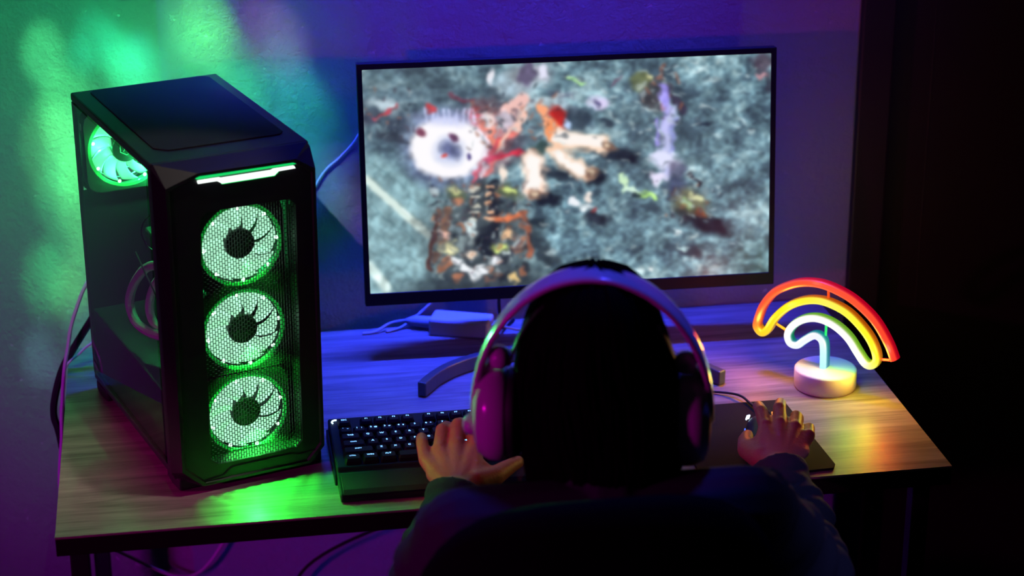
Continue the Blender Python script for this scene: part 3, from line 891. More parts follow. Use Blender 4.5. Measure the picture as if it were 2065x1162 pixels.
    for k in range(260):
        x = rng.uniform(820, 1760); y = rng.uniform(90, 980)
        c = (206, 226, 228) if rng.rand() < 0.5 else (40, 54, 66)
        E(x, y, rng.uniform(6, 22), rng.uniform(3, 8), c, rng.uniform(-40, 30), 0.45)
    # grain of the whole picture: small lights and darks
    gr = 0.5 * vnoise(90, 56) + 0.5 * vnoise(45, 28)
    sat = (img.max(axis=2) < 235)[..., None]
    img = np.where(sat, img * (0.70 + 0.62 * gr[..., None]), img)
    for cx_, cy_, n_, sx_, sy_ in ((560, 800, 260, 210, 210), (700, 330, 130, 200, 130), (1320, 260, 60, 90, 120), (1430, 690, 60, 100, 80), (150, 300, 60, 130, 110)):
        for k in range(n_):
            x = cx_ + rng.uniform(-1, 1) * sx_; y = cy_ + rng.uniform(-1, 1) * sy_
            c = [(24, 30, 38), (70, 84, 90), (170, 186, 190), (150, 90, 66), (60, 50, 60), (120, 140, 150)][rng.randint(6)]
            E(x, y, rng.uniform(4, 15), rng.uniform(3, 8), c, rng.uniform(0, 180), 0.55)
    E(420, 455, 150, 128, (255, 252, 255), 0, 0.0)
    img = 255 * np.clip(img / 255, 0, 1) ** 0.86
    ker = np.exp(-0.5 * (np.arange(-4, 5) / 1.5) ** 2); ker /= ker.sum()
    for ax in (0, 1):
        pad_ = np.pad(img, [(4, 4) if a_ == ax else (0, 0) for a_ in range(3)], mode='edge')
        acc = 0
        for q_ in range(9):
            acc = acc + ker[q_] * np.take(pad_, range(q_, q_ + img.shape[ax]), axis=ax)
        img = acc
    lin = img / 255.0
    lin = np.where(lin <= 0.04045, lin / 12.92, ((lin + 0.055) / 1.055) ** 2.4)
    # build mesh (row 0 = top)
    vs = []
    for j in range(NY):
        z = SZ1 + (SZ0 - SZ1) * j / (NY - 1)
        for i in range(NX):
            vs.append(mp(SX0 + (SX1 - SX0) * i / (NX - 1), 0.0018, z))
    me = bpy.data.meshes.new('screen')
    fs = [(j * NX + i, (j + 1) * NX + i, (j + 1) * NX + i + 1, j * NX + i + 1) for j in range(NY - 1) for i in range(NX - 1)]
    me.from_pydata(vs, [], fs)
    ca = me.color_attributes.new('picture', 'FLOAT_COLOR', 'POINT')
    rgba = np.ones((NY * NX, 4), np.float32)
    rgba[:, :3] = lin.reshape(-1, 3)
    ca.data.foreach_set('color', rgba.ravel())
    me.materials.append(emission_attr('lit_screen', 'picture', 1.0))
    o = bpy.data.objects.new('screen', me)
    COL.objects.link(o); o.parent = monitor
    tag(o, 'lit screen with a glowing white ring and orange streaks over grey-blue rock')
make_screen()

# ------------------------------------------------------------------ power adapter behind the monitor
ad = thing('power_adapter', 'white rectangular power adapter on the desk below the monitor', 'power adapter', (0.007, -0.040, DZ), math.radians(-21.5))
MB().box(-0.048, 0.048, -0.0225, 0.0225, 0.0, 0.028).build('body', M['whitem'], ad, bevel=0.004)
MB().lathe([(0.008, 0.0), (0.0095, 0.004), (0.0085, 0.030), (0.004, 0.040), (0.0018, 0.044)], 14, 0, Matrix.Translation((-0.0482, 0.002, 0.013)) @ Matrix.Rotation(-PI / 2, 4, 'Y')).build('plug', M['cablew'], ad, True)
MB().tube(catmull([(-0.09, 0.002, 0.013), (-0.112, -0.012, 0.012), (-0.132, -0.030, 0.003), (-0.150, -0.04, 0.0025)], 6), 0.0022, 8).build('cord', M['cablew'], ad, True)
MB().tube(catmull([(0.048, 0.004, 0.015), (0.062, 0.004, 0.015), (0.085, 0.012, 0.008), (0.11, 0.02, 0.003)], 6), 0.0022, 8).build('cord', M['cablew'], ad, True)
cpc = cable('cord', [(-0.030, 0.014, 0.775), (-0.045, 0.013, 0.762), (-0.062, 0.003, 0.753), (-0.085, -0.012, 0.744), (-0.11, -0.02, 0.7425)], 0.0024, M['cablew'], 'thin white cord')
cpc.parent = ad
cpc.matrix_parent_inverse = (Matrix.Translation(ad.location) @ Matrix.Rotation(ad.rotation_euler.z, 4, 'Z')).inverted()
del cpc['category'], cpc['label']
cable('monitor_cable', [(0.065, -0.078, 0.85), (0.062, -0.072, 0.80), (0.066, -0.066, 0.765), (0.075, -0.04, 0.7435), (0.095, -0.01, 0.7435)], 0.0028, M['cableb'], 'black cable hanging from the monitor beside the power adapter')
# ------------------------------------------------------------------ loose cables
cable('wall_cable', [(-0.24, 0.0155, 0.925), (-0.1983, 0.0155, 0.9955), (-0.170, 0.0155, 1.022), (-0.1431, 0.0155, 1.0522), (-0.12, 0.0155, 1.10)], 0.0018, M['cablew'], 'thin pale cable against the wall between tower and monitor')
cable('white_cable', [(-0.500, -0.132, 0.96), (-0.530, -0.105, 0.93), (-0.548, -0.10, 0.905), (-0.5661, -0.10, 0.8752), (-0.5776, -0.10, 0.8482), (-0.5888, -0.10, 0.817), (-0.5957, -0.104, 0.7854), (-0.6030, -0.108, 0.755), (-0.6103, -0.10, 0.705), (-0.616, -0.10, 0.6477), (-0.62, -0.09, 0.50), (-0.52, 0.0, 0.36), (-0.4387, 0.0, 0.3248), (-0.38, 0.003, 0.385), (-0.33, 0.003, 0.50)], 0.0030, M['cablew'], 'pale cable hanging over left desk edge and curving back under the desk')
cable('thin_cable', [(-0.500, -0.132, 0.79), (-0.540, -0.090, 0.792), (-0.5643, -0.088, 0.782), (-0.582, -0.09, 0.768), (-0.600, -0.092, 0.753), (-0.606, -0.095, 0.735), (-0.609, -0.095, 0.71), (-0.611, -0.095, 0.66), (-0.609, -0.10, 0.45), (-0.64, -0.09, 0.02), (-0.70, -0.08, 0.004)], 0.0020, M['cablew'], 'thinner pale cable crossing the thick black cable at left desk edge')
cable('black_cable', [(-0.490, -0.128, 0.845), (-0.515, -0.090, 0.850), (-0.545, -0.075, 0.835), (-0.5643, -0.08, 0.8111), (-0.5875, -0.08, 0.7763), (-0.608, -0.08, 0.742), (-0.622, -0.08, 0.70), (-0.627, -0.08, 0.665), (-0.620, -0.08, 0.62), (-0.61, -0.07, 0.45), (-0.612, -0.05, 0.20), (-0.63, -0.03, 0.02), (-0.70, -0.02, 0.007)], 0.0058, M['cableb'], 'thick black cable looping over the left edge of the desk')
cable('floor_cable', [(-0.30, 0.0, 0.22), (-0.25, -0.01, 0.33), (-0.12, -0.02, 0.40), (0.0, -0.02, 0.43)], 0.0030, M['cableb'], 'black cable hanging against the wall under the desk')

# ------------------------------------------------------------------ keyboard
kb = thing('keyboard', 'black keyboard with blue-white glowing legends and wide wrist rest', 'keyboard', (0, 0, DZ))
kx0, kx1 = -0.2312, 0.1460
def kz(y):    # top surface of the plate falls towards the user
    return 0.031 + (y + 0.386) * 0.035
b = MB()
poly = [(-0.386, 0.004), (-0.386, kz(-0.386) - 0.004), (-0.390, kz(-0.390)), (-0.533, kz(-0.533)), (-0.537, 0.019), (-0.586, 0.012), (-0.590, 0.006), (-0.590, 0.001), (-0.392, 0.001)]
b.prism(poly, kx0, kx1, lambda u, v, w_: (w_, u, v))
b.build('case', M['kb'], kb, bevel=0.002)
MB().prism([(-0.392, 0.002), (-0.40, 0.02), (-0.53, 0.013), (-0.54, 0.002)], kx0 - 0.0035, kx0 - 0.0002, lambda u, v, w_: (w_, u, v)).build('side_bumper', M['kb'], kb, bevel=0.001)
wr = MB().prism([(-0.5375, 0.0195), (-0.545, 0.0215), (-0.582, 0.0165), (-0.5895, 0.0122), (-0.5375, 0.0190)], kx0 + 0.004, kx1 - 0.004, lambda u, v, w_: (w_, u, v))
wr.build('wrist_rest', M['rubber'], kb, bevel=0.0008)

_tc = {}
def text_mesh(body, size):
    """flat lettering as vertex / face lists"""
    key = (body, size)
    if key in _tc: return _tc[key]
    cu = bpy.data.curves.new('t', 'FONT')
    cu.body = body; cu.size = size; cu.align_x = 'CENTER'; cu.align_y = 'CENTER'
    cu.resolution_u = 2
    cu.offset = size * 0.018
    o = bpy.data.objects.new('t', cu)
    COL.objects.link(o)
    dg = bpy.context.evaluated_depsgraph_get(); dg.update()
    me = bpy.data.meshes.new_from_object(o.evaluated_get(dg))
    vs = [tuple(v.co) for v in me.vertices]; fs = [tuple(p.vertices) for p in me.polygons]
    bpy.data.objects.remove(o); bpy.data.curves.remove(cu); bpy.data.meshes.remove(me)
    _tc[key] = (vs, fs)
    return _tc[key]

def keycap(x, y, wu, txt, sub=None):
    W = 0.0192 * wu - 0.0015; D = 0.0178
    zb = kz(y) + 0.0005; h_ = 0.0075
    tilt = 0.035
    b = MB()
    rr = []
    for a, z in ((1.0, 0.0), (0.97, 0.004), (0.80, h_), (0.74, h_ + 0.0002)):
        wx = W / 2 - (1 - a) * 0.012; dy = D / 2 - (1 - a) * 0.012
        c = 0.0016
        P = [(-wx + c, -dy), (wx - c, -dy), (wx, -dy + c), (wx, dy - c), (wx - c, dy), (-wx + c, dy), (-wx, dy - c), (-wx, -dy + c)]
        rr.append([(x + px, y + py + 0.0008 * (z / h_), zb + z + py * tilt) for px, py in P])
    b.loft(rr)
    def put(t_, size, ox, oy):
        vs, fs = text_mesh(t_, size)
        b.add([(x + ox + v[0], y + oy + v[1], zb + h_ + 0.00045 + (oy + v[1]) * tilt) for v in vs], fs, 1)
    size = 0.0056 if len(txt) == 1 else (0.0047 if len(txt) <= 3 else 0.0038)
    if sub:
        put(txt, 0.0056, -0.0034, 0.0024); put(sub, 0.0046, 0.0030, 0.0018)
    else:
        put(txt, size, 0.0, 0.0024)
    b.build('keycap', [M['key'], M['legend']], kb)

KY = [-0.4150, -0.4410, -0.4610, -0.4810, -0.5010, -0.5210]
P_ = 0.0192
X0 = -0.2105 - P_ / 2
def row(yi, keys, start=0.0):
    u = start
    for k in keys:
        if isinstance(k, (int, float)):
            u += k; continue
        t_, wu = k[0], (k[1] if len(k) > 1 else 1)
        keycap(X0 + (u + wu / 2) * P_, KY[yi], wu, t_, k[2] if len(k) > 2 else None)
        u += wu
row(0, [('ESC',), 0.62, ('F1',), ('F2',), ('F3',), ('F4',), 0.56, ('F5',), ('F6',), ('F7',), ('F8',), 0.56, ('F9',), ('F10',), ('F11',), ('F12',), 0.25, ('PRT',), ('SLK',), ('PSE',)])
row(1, [('`', 1, '~'), ('1', 1, '!'), ('2', 1, '@'), ('3', 1, '#'), ('4', 1, '$'), ('5',), ('6', 1, '^'), ('7',), ('8',), ('9',), ('0',), ('-',), ('=',), ('BACK', 2), 0.25, ('INS',), ('HM',), ('PU',)])
row(2, [('TAB', 1.5), ('Q',), ('W',), ('E',), ('R',), ('T',), ('Y',), ('U',), ('I',), ('O',), ('P',), ('[',), (']',), ('\\', 1.5), 0.25, ('DEL',), ('END',), ('PD',)])
row(3, [('CAPS', 1.75), ('A',), ('S',), ('D',), ('F',), ('G',), ('H',), ('J',), ('K',), ('L',), (';',), ("'",), ('ENTER', 2.25)])
row(4, [('SHIFT', 2.25), ('Z',), ('X',), ('C',), ('V',), ('B',), ('N',), ('M',), (',',), ('.',), ('/',), ('SHIFT', 2.75), 1.25, ('^',)])
row(5, [('CTRL', 1.25), ('WIN', 1.25), ('ALT', 1.25), (' ', 6.25), ('ALT', 1.25), ('FN', 1.25), ('MENU', 1.25), ('CTRL', 1.25), 0.25, ('<',), ('v',), ('>',)])
# round glowing mark at the upper left corner
lgm = MB()
pts = [(-0.2205 + 0.0062 * math.cos(a), -0.4010 + 0.0062 * math.sin(a) - 0.002, kz(-0.403) + 0.0012) for a in [PI * (0.45 + 0.75 * k / 12) for k in range(13)]]
lgm.tube(pts, 0.0011, 6)
lgm.build('glowing_mark', M['logo'], kb, True)

# ------------------------------------------------------------------ mouse pad, mouse
PZ = DZ + 0.0035
padp = [(0.2640, -0.380), (0.4240, -0.3745), (0.4330, -0.380), (0.4500, -0.594), (0.4440, -0.6045), (0.2660, -0.6165), (0.2560, -0.608), (0.2560, -0.388)]
padp = [(0.262, -0.377), (0.424, -0.3765), (0.4325, -0.3830), (0.4430, -0.592), (0.4370, -0.6045), (0.2640, -0.6150), (0.2540, -0.6060), (0.2530, -0.386)]
mpd = MB().prism(padp, DZ, PZ, lambda u, v, w_: (u, v, w_)).build('mouse_pad', M['pad'], None, bevel=0.0008)
tag(mpd, 'black cloth mouse pad under the right hand near the desk front edge', 'mouse pad')

MXY, MR = (0.3700, -0.515), math.radians(-13)
mouse = thing('computer_mouse', 'black mouse with small coloured lights held on the mouse pad', 'computer mouse', (MXY[0], MXY[1], PZ), MR)
b = MB()
rings = []
for i in range(17):
    v = -1 + 2 * i / 16
    y = v * 0.062
    k = math.sqrt(max(0.02, 1 - abs(v) ** 3.2))
    hw = (0.0315 - 0.0025 * math.cos(v * 3)) * k
    hh = (0.033 - 0.012 * max(v, 0) ** 1.5 - 0.004 * max(-v, 0)) * (k ** 0.8)
    ring_ = []
    for j in range(20):
        a = PI * j / 19
        ring_.append((math.copysign(abs(math.cos(a)) ** 0.7, math.cos(a)) * hw, y, 0.0008 + math.sin(a) ** 0.75 * hh))
    rings.append(ring_)
b.loft(rings)
b.build('shell', M['blackp'], mouse, True, angle=50)
MB().lathe([(0.004, -0.0035), (0.0068, -0.003), (0.0068, 0.003), (0.004, 0.0035)], 18, 0, Matrix.Translation((0, 0.034, 0.0265)) @ Matrix.Rotation(PI / 2, 4, 'Y')).build('scroll_wheel', M['rubber'], mouse, True)
MB().tube(catmull([(-0.009, 0.026, 0.0318), (-0.009, 0.037, 0.0295), (-0.0085, 0.047, 0.0265)], 4), 0.0013, 6).build('teal_light', M['teal'], mouse, True)
ol = MB()
for k in range(4):
    ol.box(0.006, 0.012, 0.022 + 0.0055 * k, 0.0245 + 0.0055 * k, 0.0312 - 0.0011 * k, 0.0328 - 0.0011 * k)
ol.build('orange_light', M['orange'], mouse)
MB().tube([(-0.0285, 0.044, 0.0150), (-0.0265, 0.052, 0.0170), (-0.0240, 0.049, 0.0190), (-0.0260, 0.043, 0.0170)], 0.0014, 6).build('glowing_mark', M['logo'], mouse, True)
MB().ball((-0.0315, 0.012, 0.014), (0.0012, 0.003, 0.002), 8, 6).build('side_light', M['bluel'], mouse, True)
MB().tube(catmull([(0.0, 0.058, 0.010), (-0.004, 0.085, 0.005), (-0.020, 0.125, 0.004), (-0.034, 0.150, 0.004), (-0.060, 0.168, 0.0), (-0.11, 0.175, -0.0010)], 6), 0.0019, 8).build('cord', M['cableb'], mouse, True)

# ------------------------------------------------------------------ rainbow neon lamp
LP = [(0.1072, 0.0672), (0.0948, 0.0924), (0.0721, 0.1223), (0.0413, 0.1443), (0.0142, 0.1548), (-0.0128, 0.1596), (-0.0391, 0.1568), (-0.0617, 0.1482), (-0.0865, 0.132), (-0.1028, 0.1095), (-0.1106, 0.0887), (-0.1132, 0.0721), (-0.1046, 0.0635), (-0.0951, 0.0705), (-0.0846, 0.0904), (-0.0661, 0.1115), (-0.0451, 0.1254), (-0.0224, 0.133), (0.0005, 0.1332), (0.0293, 0.1246), (0.0545, 0.106), (0.0708, 0.087), (0.0794, 0.0679), (0.0786, 0.0567), (0.0712, 0.0503), (0.0617, 0.0528), (0.0496, 0.0668), (0.0353, 0.0845), (0.0175, 0.0974), (-0.0018, 0.1045), (-0.0209, 0.1051), (-0.0397, 0.0981), (-0.0547, 0.0852), (-0.0617, 0.0703), (-0.0572, 0.0578), (-0.0456, 0.0567), (-0.0344, 0.0668), (-0.0194, 0.0778), (-0.0081, 0.0748), (-0.0034, 0.0623), (-0.0018, 0.029)]
lampo = thing('neon_lamp', 'rainbow neon lamp on a round white base at right of desk', 'lamp', (0.5089, -0.3335, DZ), math.radians(-42))
MB().lathe([(0.0440, 0.0), (0.0460, 0.003), (0.0460, 0.027), (0.0445, 0.0292), (0.041, 0.0298), (0.010, 0.0300), (0.0055, 0.0315)], 64).build('base', M['lampbase'], lampo, True, angle=50)
def lamp_tube():
    k = 5
    path = catmull([(x, 0, z) for x, z in LP], k)
    # colours along the tube: (front light, rear / outer silicone)
    CK = [(0, (255, 60, 40), (235, 0, 40)), (3, (255, 84, 44), (255, 0, 40)), (6, (255, 84, 40), (255, 10, 50)), (9, (255, 84, 40), (240, 20, 30)), (10.5, (255, 100, 20), (250, 60, 10)), (11.5, (255, 200, 20), (255, 170, 0)), (13, (255, 215, 10), (245, 170, 0)), (15, (250, 235, 10), (250, 140, 10)), (18, (250, 240, 90), (255, 110, 10)), (20, (248, 246, 40), (240, 110, 10)), (22, (240, 240, 30), (236, 140, 20)), (23.5, (246, 250, 120), (220, 200, 20)), (25, (250, 252, 240), (130, 230, 40)), (28, (250, 248, 246), (150, 230, 60)), (30, (252, 248, 246), (130, 226, 40)), (31.5, (250, 246, 246), (40, 190, 90)), (33, (246, 246, 250), (0, 170, 100)), (35, (236, 244, 255), (10, 150, 190)), (37, (240, 240, 252), (20, 170, 190)), (38.5, (230, 246, 255), (20, 190, 190)), (40, (170, 246, 255), (30, 140, 200))]
    def colour(u):
        for a, b_ in zip(CK[:-1], CK[1:]):
            if u <= b_[0]:
                t = (u - a[0]) / (b_[0] - a[0])
                return [[x + (y - x) * t for x, y in zip(a[i], b_[i])] for i in (1, 2)]
        return [list(CK[-1][1]), list(CK[-1][2])]
    # profile: rounded, deeper than wide (y is the depth; -y faces the viewer)
    np_ = 16
    mb = MB(); cols = []
    n = len(path)
    for i, p in enumerate(path):
        t = (path[min(i + 1, n - 1)] - path[max(i - 1, 0)]).normalized()
        side = Vector((t.z, 0, -t.x))
        cf, cr = colour(i / k)
        for j in range(np_):
            a = 2 * PI * j / np_
            sx = math.copysign(abs(math.cos(a)) ** 0.8, math.cos(a)) * 0.0062
            dy = math.copysign(abs(math.sin(a)) ** 0.8, math.sin(a)) * 0.0100
            mb.v.append(tuple(p + side * sx + Vector((0, dy, 0))))
            f = min(max((-0.0035 - dy) / 0.0040, 0), 1)      # front diffuser vs coloured back
            c = [cr[q_] + (cf[q_] - cr[q_]) * f for q_ in range(3)]
            lum = 0.45 + 0.60 * f
            cl = srgb(*c)
            cols.append([cl[0] * lum, cl[1] * lum, cl[2] * lum, 1])
    for i in range(n - 1):
        for j in range(np_):
            q_ = (j + 1) % np_
            mb.f.append((i * np_ + j, i * np_ + q_, (i + 1) * np_ + q_, (i + 1) * np_ + j)); mb.mi.append(0)
    mb.f.append(tuple(range(np_))); mb.mi.append(0)
    mb.f.append(tuple((n - 1) * np_ + j for j in range(np_))); mb.mi.append(0)
    m = emission_attr('neon_tube_glow', 'glow', 1.0)
    o = mb.build('neon_tube', m, lampo, True, angle=80)
    ca = o.data.color_attributes.new('glow', 'FLOAT_COLOR', 'POINT')
    ca.data.foreach_set('color', np.array(cols, np.float32).ravel())
lamp_tube()
for (x, z, c, e) in ((0.10, 0.085, (1, .05, .03), 1.3), (-0.105, 0.085, (1, .22, .03), 1.6), (-0.02, 0.165, (1, .06, .04), 0.4), (-0.06, 0.12, (1, .75, .05), 0.6),
                     (0.075, 0.065, (1, .85, .06), 1.0), (0.045, 0.075, (.35, 1, .12), 0.6), (-0.055, 0.066, (.3, .9, 1), 0.10), (-0.002, 0.055, (.1, .3, 1), 0.07), (0.025, 0.05, (.05, 1, .3), 0.05)):
    lamp('tube_light', 'POINT', (x, -0.014, z), None, c, e * 0.30, 0.012, parent=lampo)
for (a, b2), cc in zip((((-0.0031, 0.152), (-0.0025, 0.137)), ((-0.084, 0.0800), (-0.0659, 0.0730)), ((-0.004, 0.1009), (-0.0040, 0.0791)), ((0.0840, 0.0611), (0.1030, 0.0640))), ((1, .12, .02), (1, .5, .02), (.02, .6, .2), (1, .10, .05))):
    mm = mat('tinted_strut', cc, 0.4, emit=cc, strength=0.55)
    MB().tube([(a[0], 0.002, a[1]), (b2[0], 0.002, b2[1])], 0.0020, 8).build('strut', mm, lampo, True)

# ------------------------------------------------------------------ office chair
chair = thing('office_chair', 'black padded office chair with its back to the viewer', 'chair', (0.0, -0.98, 0.0))
def pillow(x0, x1, z0, z1, y, th, curve, ex=3.2, n=40):
    """upholstered panel: super-ellipse outline, bowed around the sitter"""
    mb = MB()
    cx, cz_ = (x0 + x1) / 2, (z0 + z1) / 2
    rx, rz_ = (x1 - x0) / 2, (z1 - z0) / 2
    rings = []
    for s_, yy in ((0.0, -0.5), (0.55, -0.5), (0.86, -0.44), (0.97, -0.25), (1.0, 0.0), (0.97, 0.25), (0.86, 0.44), (0.55, 0.5), (0.0, 0.5)):
        rg = []
        for k in range(n):
            a = 2 * PI * k / n
            c, s2 = math.cos(a), math.sin(a)
            ux = math.copysign(abs(c) ** (2 / ex), c); uz = math.copysign(abs(s2) ** (2 / ex), s2)
            sc_ = max(s_, 0.02)
            X_, Z_ = ux * sc_, uz * sc_
            rg.append((cx + X_ * rx, y + yy * th + curve * X_ * X_, cz_ + Z_ * rz_))
        rings.append(rg)
    mb.loft(rings)
    return mb
bk = pillow(-0.212, 0.212, 0.47, 1.020, -0.185, 0.065, 0.035)
bo = bk.build('backrest', M['fabric'], chair, True, angle=60)
MB().lathe([(0.225, 0.340), (0.235, 0.355), (0.235, 0.395), (0.215, 0.412), (0.12, 0.410)], 40, 0, Matrix.Translation((0, 0.04, 0))).build('seat', M['fabric'], chair, True, angle=50)
MB().tube([(0, -0.10, 0.335), (0, -0.24, 0.38), (0, -0.235, 0.60)], 0.022, 10).build('back_support', M['blackp'], chair, True)
MB().lathe([(0.028, 0.09), (0.028, 0.25), (0.018, 0.255), (0.018, 0.338)], 20).build('gas_column', M['blackp'], chair, True)
for k in range(5):
    a = 2 * PI * k / 5 + 0.3
    MB().tube([(0.02 * math.cos(a), 0.02 * math.sin(a), 0.10), (0.29 * math.cos(a), 0.29 * math.sin(a), 0.07)], [0.024, 0.015], 8).build('base_leg', M['blackp'], chair, True)
    MB().lathe([(0.012, -0.022), (0.027, -0.018), (0.027, 0.018), (0.012, 0.022)], 16, 0, Matrix.Translation((0.29 * math.cos(a), 0.29 * math.sin(a), 0.027)) @ Matrix.Rotation(a, 4, 'Z') @ Matrix.Rotation(PI / 2, 4, 'X')).build('caster', M['rubber'], chair, True)

# ------------------------------------------------------------------ person
person = thing('person', 'person with dark hair seen from behind, in a dark long-sleeved top, using keyboard and mouse', 'person', (0.03, -0.98, 0.46))
PO = Vector((0.03, -0.98, 0.46))
body = MB()
HC = Vector((0.036, -0.925, 1.075))
LW, RW = Vector((-0.090, -0.675, 0.786)), Vector((0.336, -0.680, 0.786))
LE, RE = Vector((-0.175, -0.90, 0.690)), Vector((0.335, -0.905, 0.690))
LS, RS = Vector((-0.125, -1.02, 0.915)), Vector((0.195, -1.02, 0.915))
def chain(mb, pts, rad):
    for i in range(len(pts) - 1):
        mb.cone(pts[i], rad[i], pts[i + 1], rad[i + 1])
def hand(mb, wr, F, thumb, side):
    ms = []
    for nm, (pts, r) in F.items():
        chain(mb, pts, [r * 1.10, r * 1.02, r * 0.92, r * 0.80])
        mb.ball(Vector(pts[0]) + Vector((0, 0, 0.0012)), r * 1.15, 10, 6)        # knuckle
        mb.ball(Vector(pts[1]), r * 1.10, 10, 6)
        ms.append(Vector(pts[0]))
        mb.cone(wr + (Vector(pts[0]) - wr) * 0.08, 0.0165, pts[0], r * 1.12)      # metacarpal
    # fill of the palm
    for a, b_ in zip(ms[:-1], ms[1:]):
        m0 = (a + b_) / 2
        mb.cone(wr, 0.0165, m0 + Vector((0, -0.006, -0.004)), 0.0095)
    chain(mb, thumb, [0.0170, 0.0140, 0.0108, 0.0085])
    mb.ball(wr * 0.45 + (ms[0] + ms[-1]) * 0.275 + Vector((0, 0, -0.002)), (0.036, 0.034, 0.0135), 20, 12)
    mb.cone(thumb[0], 0.015, ms[-1] if side > 0 else ms[-1], 0.010)
    mb.cone(thumb[1], 0.0095, (ms[-1] * 0.6 + Vector(thumb[0]) * 0.4), 0.0105)
    mb.cone(wr, 0.0170, thumb[0], 0.0150)
LF = dict(pinky=([(-0.119, -0.594, 0.797), (-0.1190, -0.562, 0.806), (-0.116, -0.530, 0.799), (-0.1115, -0.511, 0.788)], 0.0084),
          ring=([(-0.098, -0.581, 0.803), (-0.0895, -0.543, 0.814), (-0.079, -0.508, 0.802), (-0.0725, -0.489, 0.789)], 0.0092),
          middle=([(-0.075, -0.577, 0.806), (-0.0675, -0.539, 0.818), (-0.0590, -0.505, 0.804), (-0.0540, -0.487, 0.789)], 0.0095),
          index=([(-0.0520, -0.584, 0.804), (-0.0450, -0.548, 0.816), (-0.0370, -0.513, 0.803), (-0.0320, -0.494, 0.789)], 0.0093))
hand(body, LW, LF, [(-0.062, -0.652, 0.788), (-0.035, -0.634, 0.785), (-0.0110, -0.606, 0.783), (0.006, -0.586, 0.780)], 1)
RF = dict(pinky=([(0.398, -0.610, 0.797), (0.406, -0.585, 0.796), (0.414, -0.563, 0.780), (0.4185, -0.550, 0.765)], 0.0078),
          ring=([(0.382, -0.598, 0.805), (0.393, -0.566, 0.806), (0.405, -0.538, 0.790), (0.412, -0.520, 0.776)], 0.0086),
          middle=([(0.363, -0.591, 0.808), (0.373, -0.552, 0.813), (0.386, -0.514, 0.803), (0.393, -0.490, 0.790)], 0.0090),
          index=([(0.343, -0.590, 0.806), (0.3475, -0.553, 0.811), (0.3545, -0.515, 0.801), (0.360, -0.492, 0.790)], 0.0090))
hand(body, RW, RF, [(0.323, -0.645, 0.787), (0.3140, -0.608, 0.783), (0.3210, -0.572, 0.778), (0.331, -0.547, 0.774)], -1)
chain(body, [LW, LE, LS], [0.023, 0.034, 0.040])
chain(body, [RW, RE, RS], [0.023, 0.034, 0.040])
# torso, neck, head
body.ball((0.035, -1.00, 0.80), (0.125, 0.075, 0.16), 24, 16)
body.ball((0.035, -0.99, 0.58), (0.115, 0.080, 0.16), 24, 16)
body.ball((0.035, -0.985, 0.50), (0.14, 0.09, 0.075), 24, 16)
body.cone(LS, 0.045, RS, 0.045)
body.cone((0.035, -1.00, 0.90), 0.060, (0.036, -0.955, 1.00), 0.048)
body.ball(HC + Vector((0, -0.008, 0.018)), (0.070, 0.085, 0.088), 24, 18)
body.ball(HC + Vector((0, 0.022, -0.045)), (0.052, 0.058, 0.062), 20, 14)        # jaw
body.ball(HC + Vector((0, 0.062, -0.086)), (0.018, 0.014, 0.014), 12, 8)         # chin
body.cone(HC + Vector((0, 0.078, 0.012)), 0.0065, HC + Vector((0, 0.094, -0.020)), 0.0095)   # nose
for sx in (-1, 1):
    body.ball(HC + Vector((0.012 * sx * 0.9, 0.086, -0.024)), (0.006, 0.006, 0.005), 10, 6)
    body.ball(HC + Vector((0.034 * sx, 0.062, -0.018)), (0.020, 0.014, 0.014), 12, 8)         # cheek
    body.ball(HC + Vector((0.030 * sx, 0.070, 0.022)), (0.020, 0.008, 0.006), 12, 8)          # brow
    body.ball(HC + Vector((0.074 * sx, 0.004, -0.012)), (0.007, 0.017, 0.028), 12, 10)        # ear
body.ball(HC + Vector((0, 0.078, -0.045)), (0.021, 0.008, 0.0045), 14, 8)        # lips
body.ball(HC + Vector((0, 0.077, -0.053)), (0.018, 0.008, 0.0050), 14, 8)
# legs
for sx in (-1, 1):
    chain(body, [(0.035 + 0.075 * sx, -0.98, 0.505), (0.035 + 0.11 * sx, -0.62, 0.535), (0.035 + 0.11 * sx, -0.60, 0.12), (0.035 + 0.11 * sx, -0.50, 0.055)], [0.068, 0.050, 0.036, 0.030])
for v in range(len(body.v)):
    body.v[v] = tuple(Vector(body.v[v]) - PO)
bd_o = body.build('body', M['skin'], person, True)
remesh(bd_o, 0.0026, 5, 0.5)

# eyes and nails
for sx in (-1, 1):
    MB().ball(HC - PO + Vector((0.030 * sx, 0.070, 0.006)), (0.011, 0.009, 0.0085), 14, 10).build('eye', M['white'], person, True)
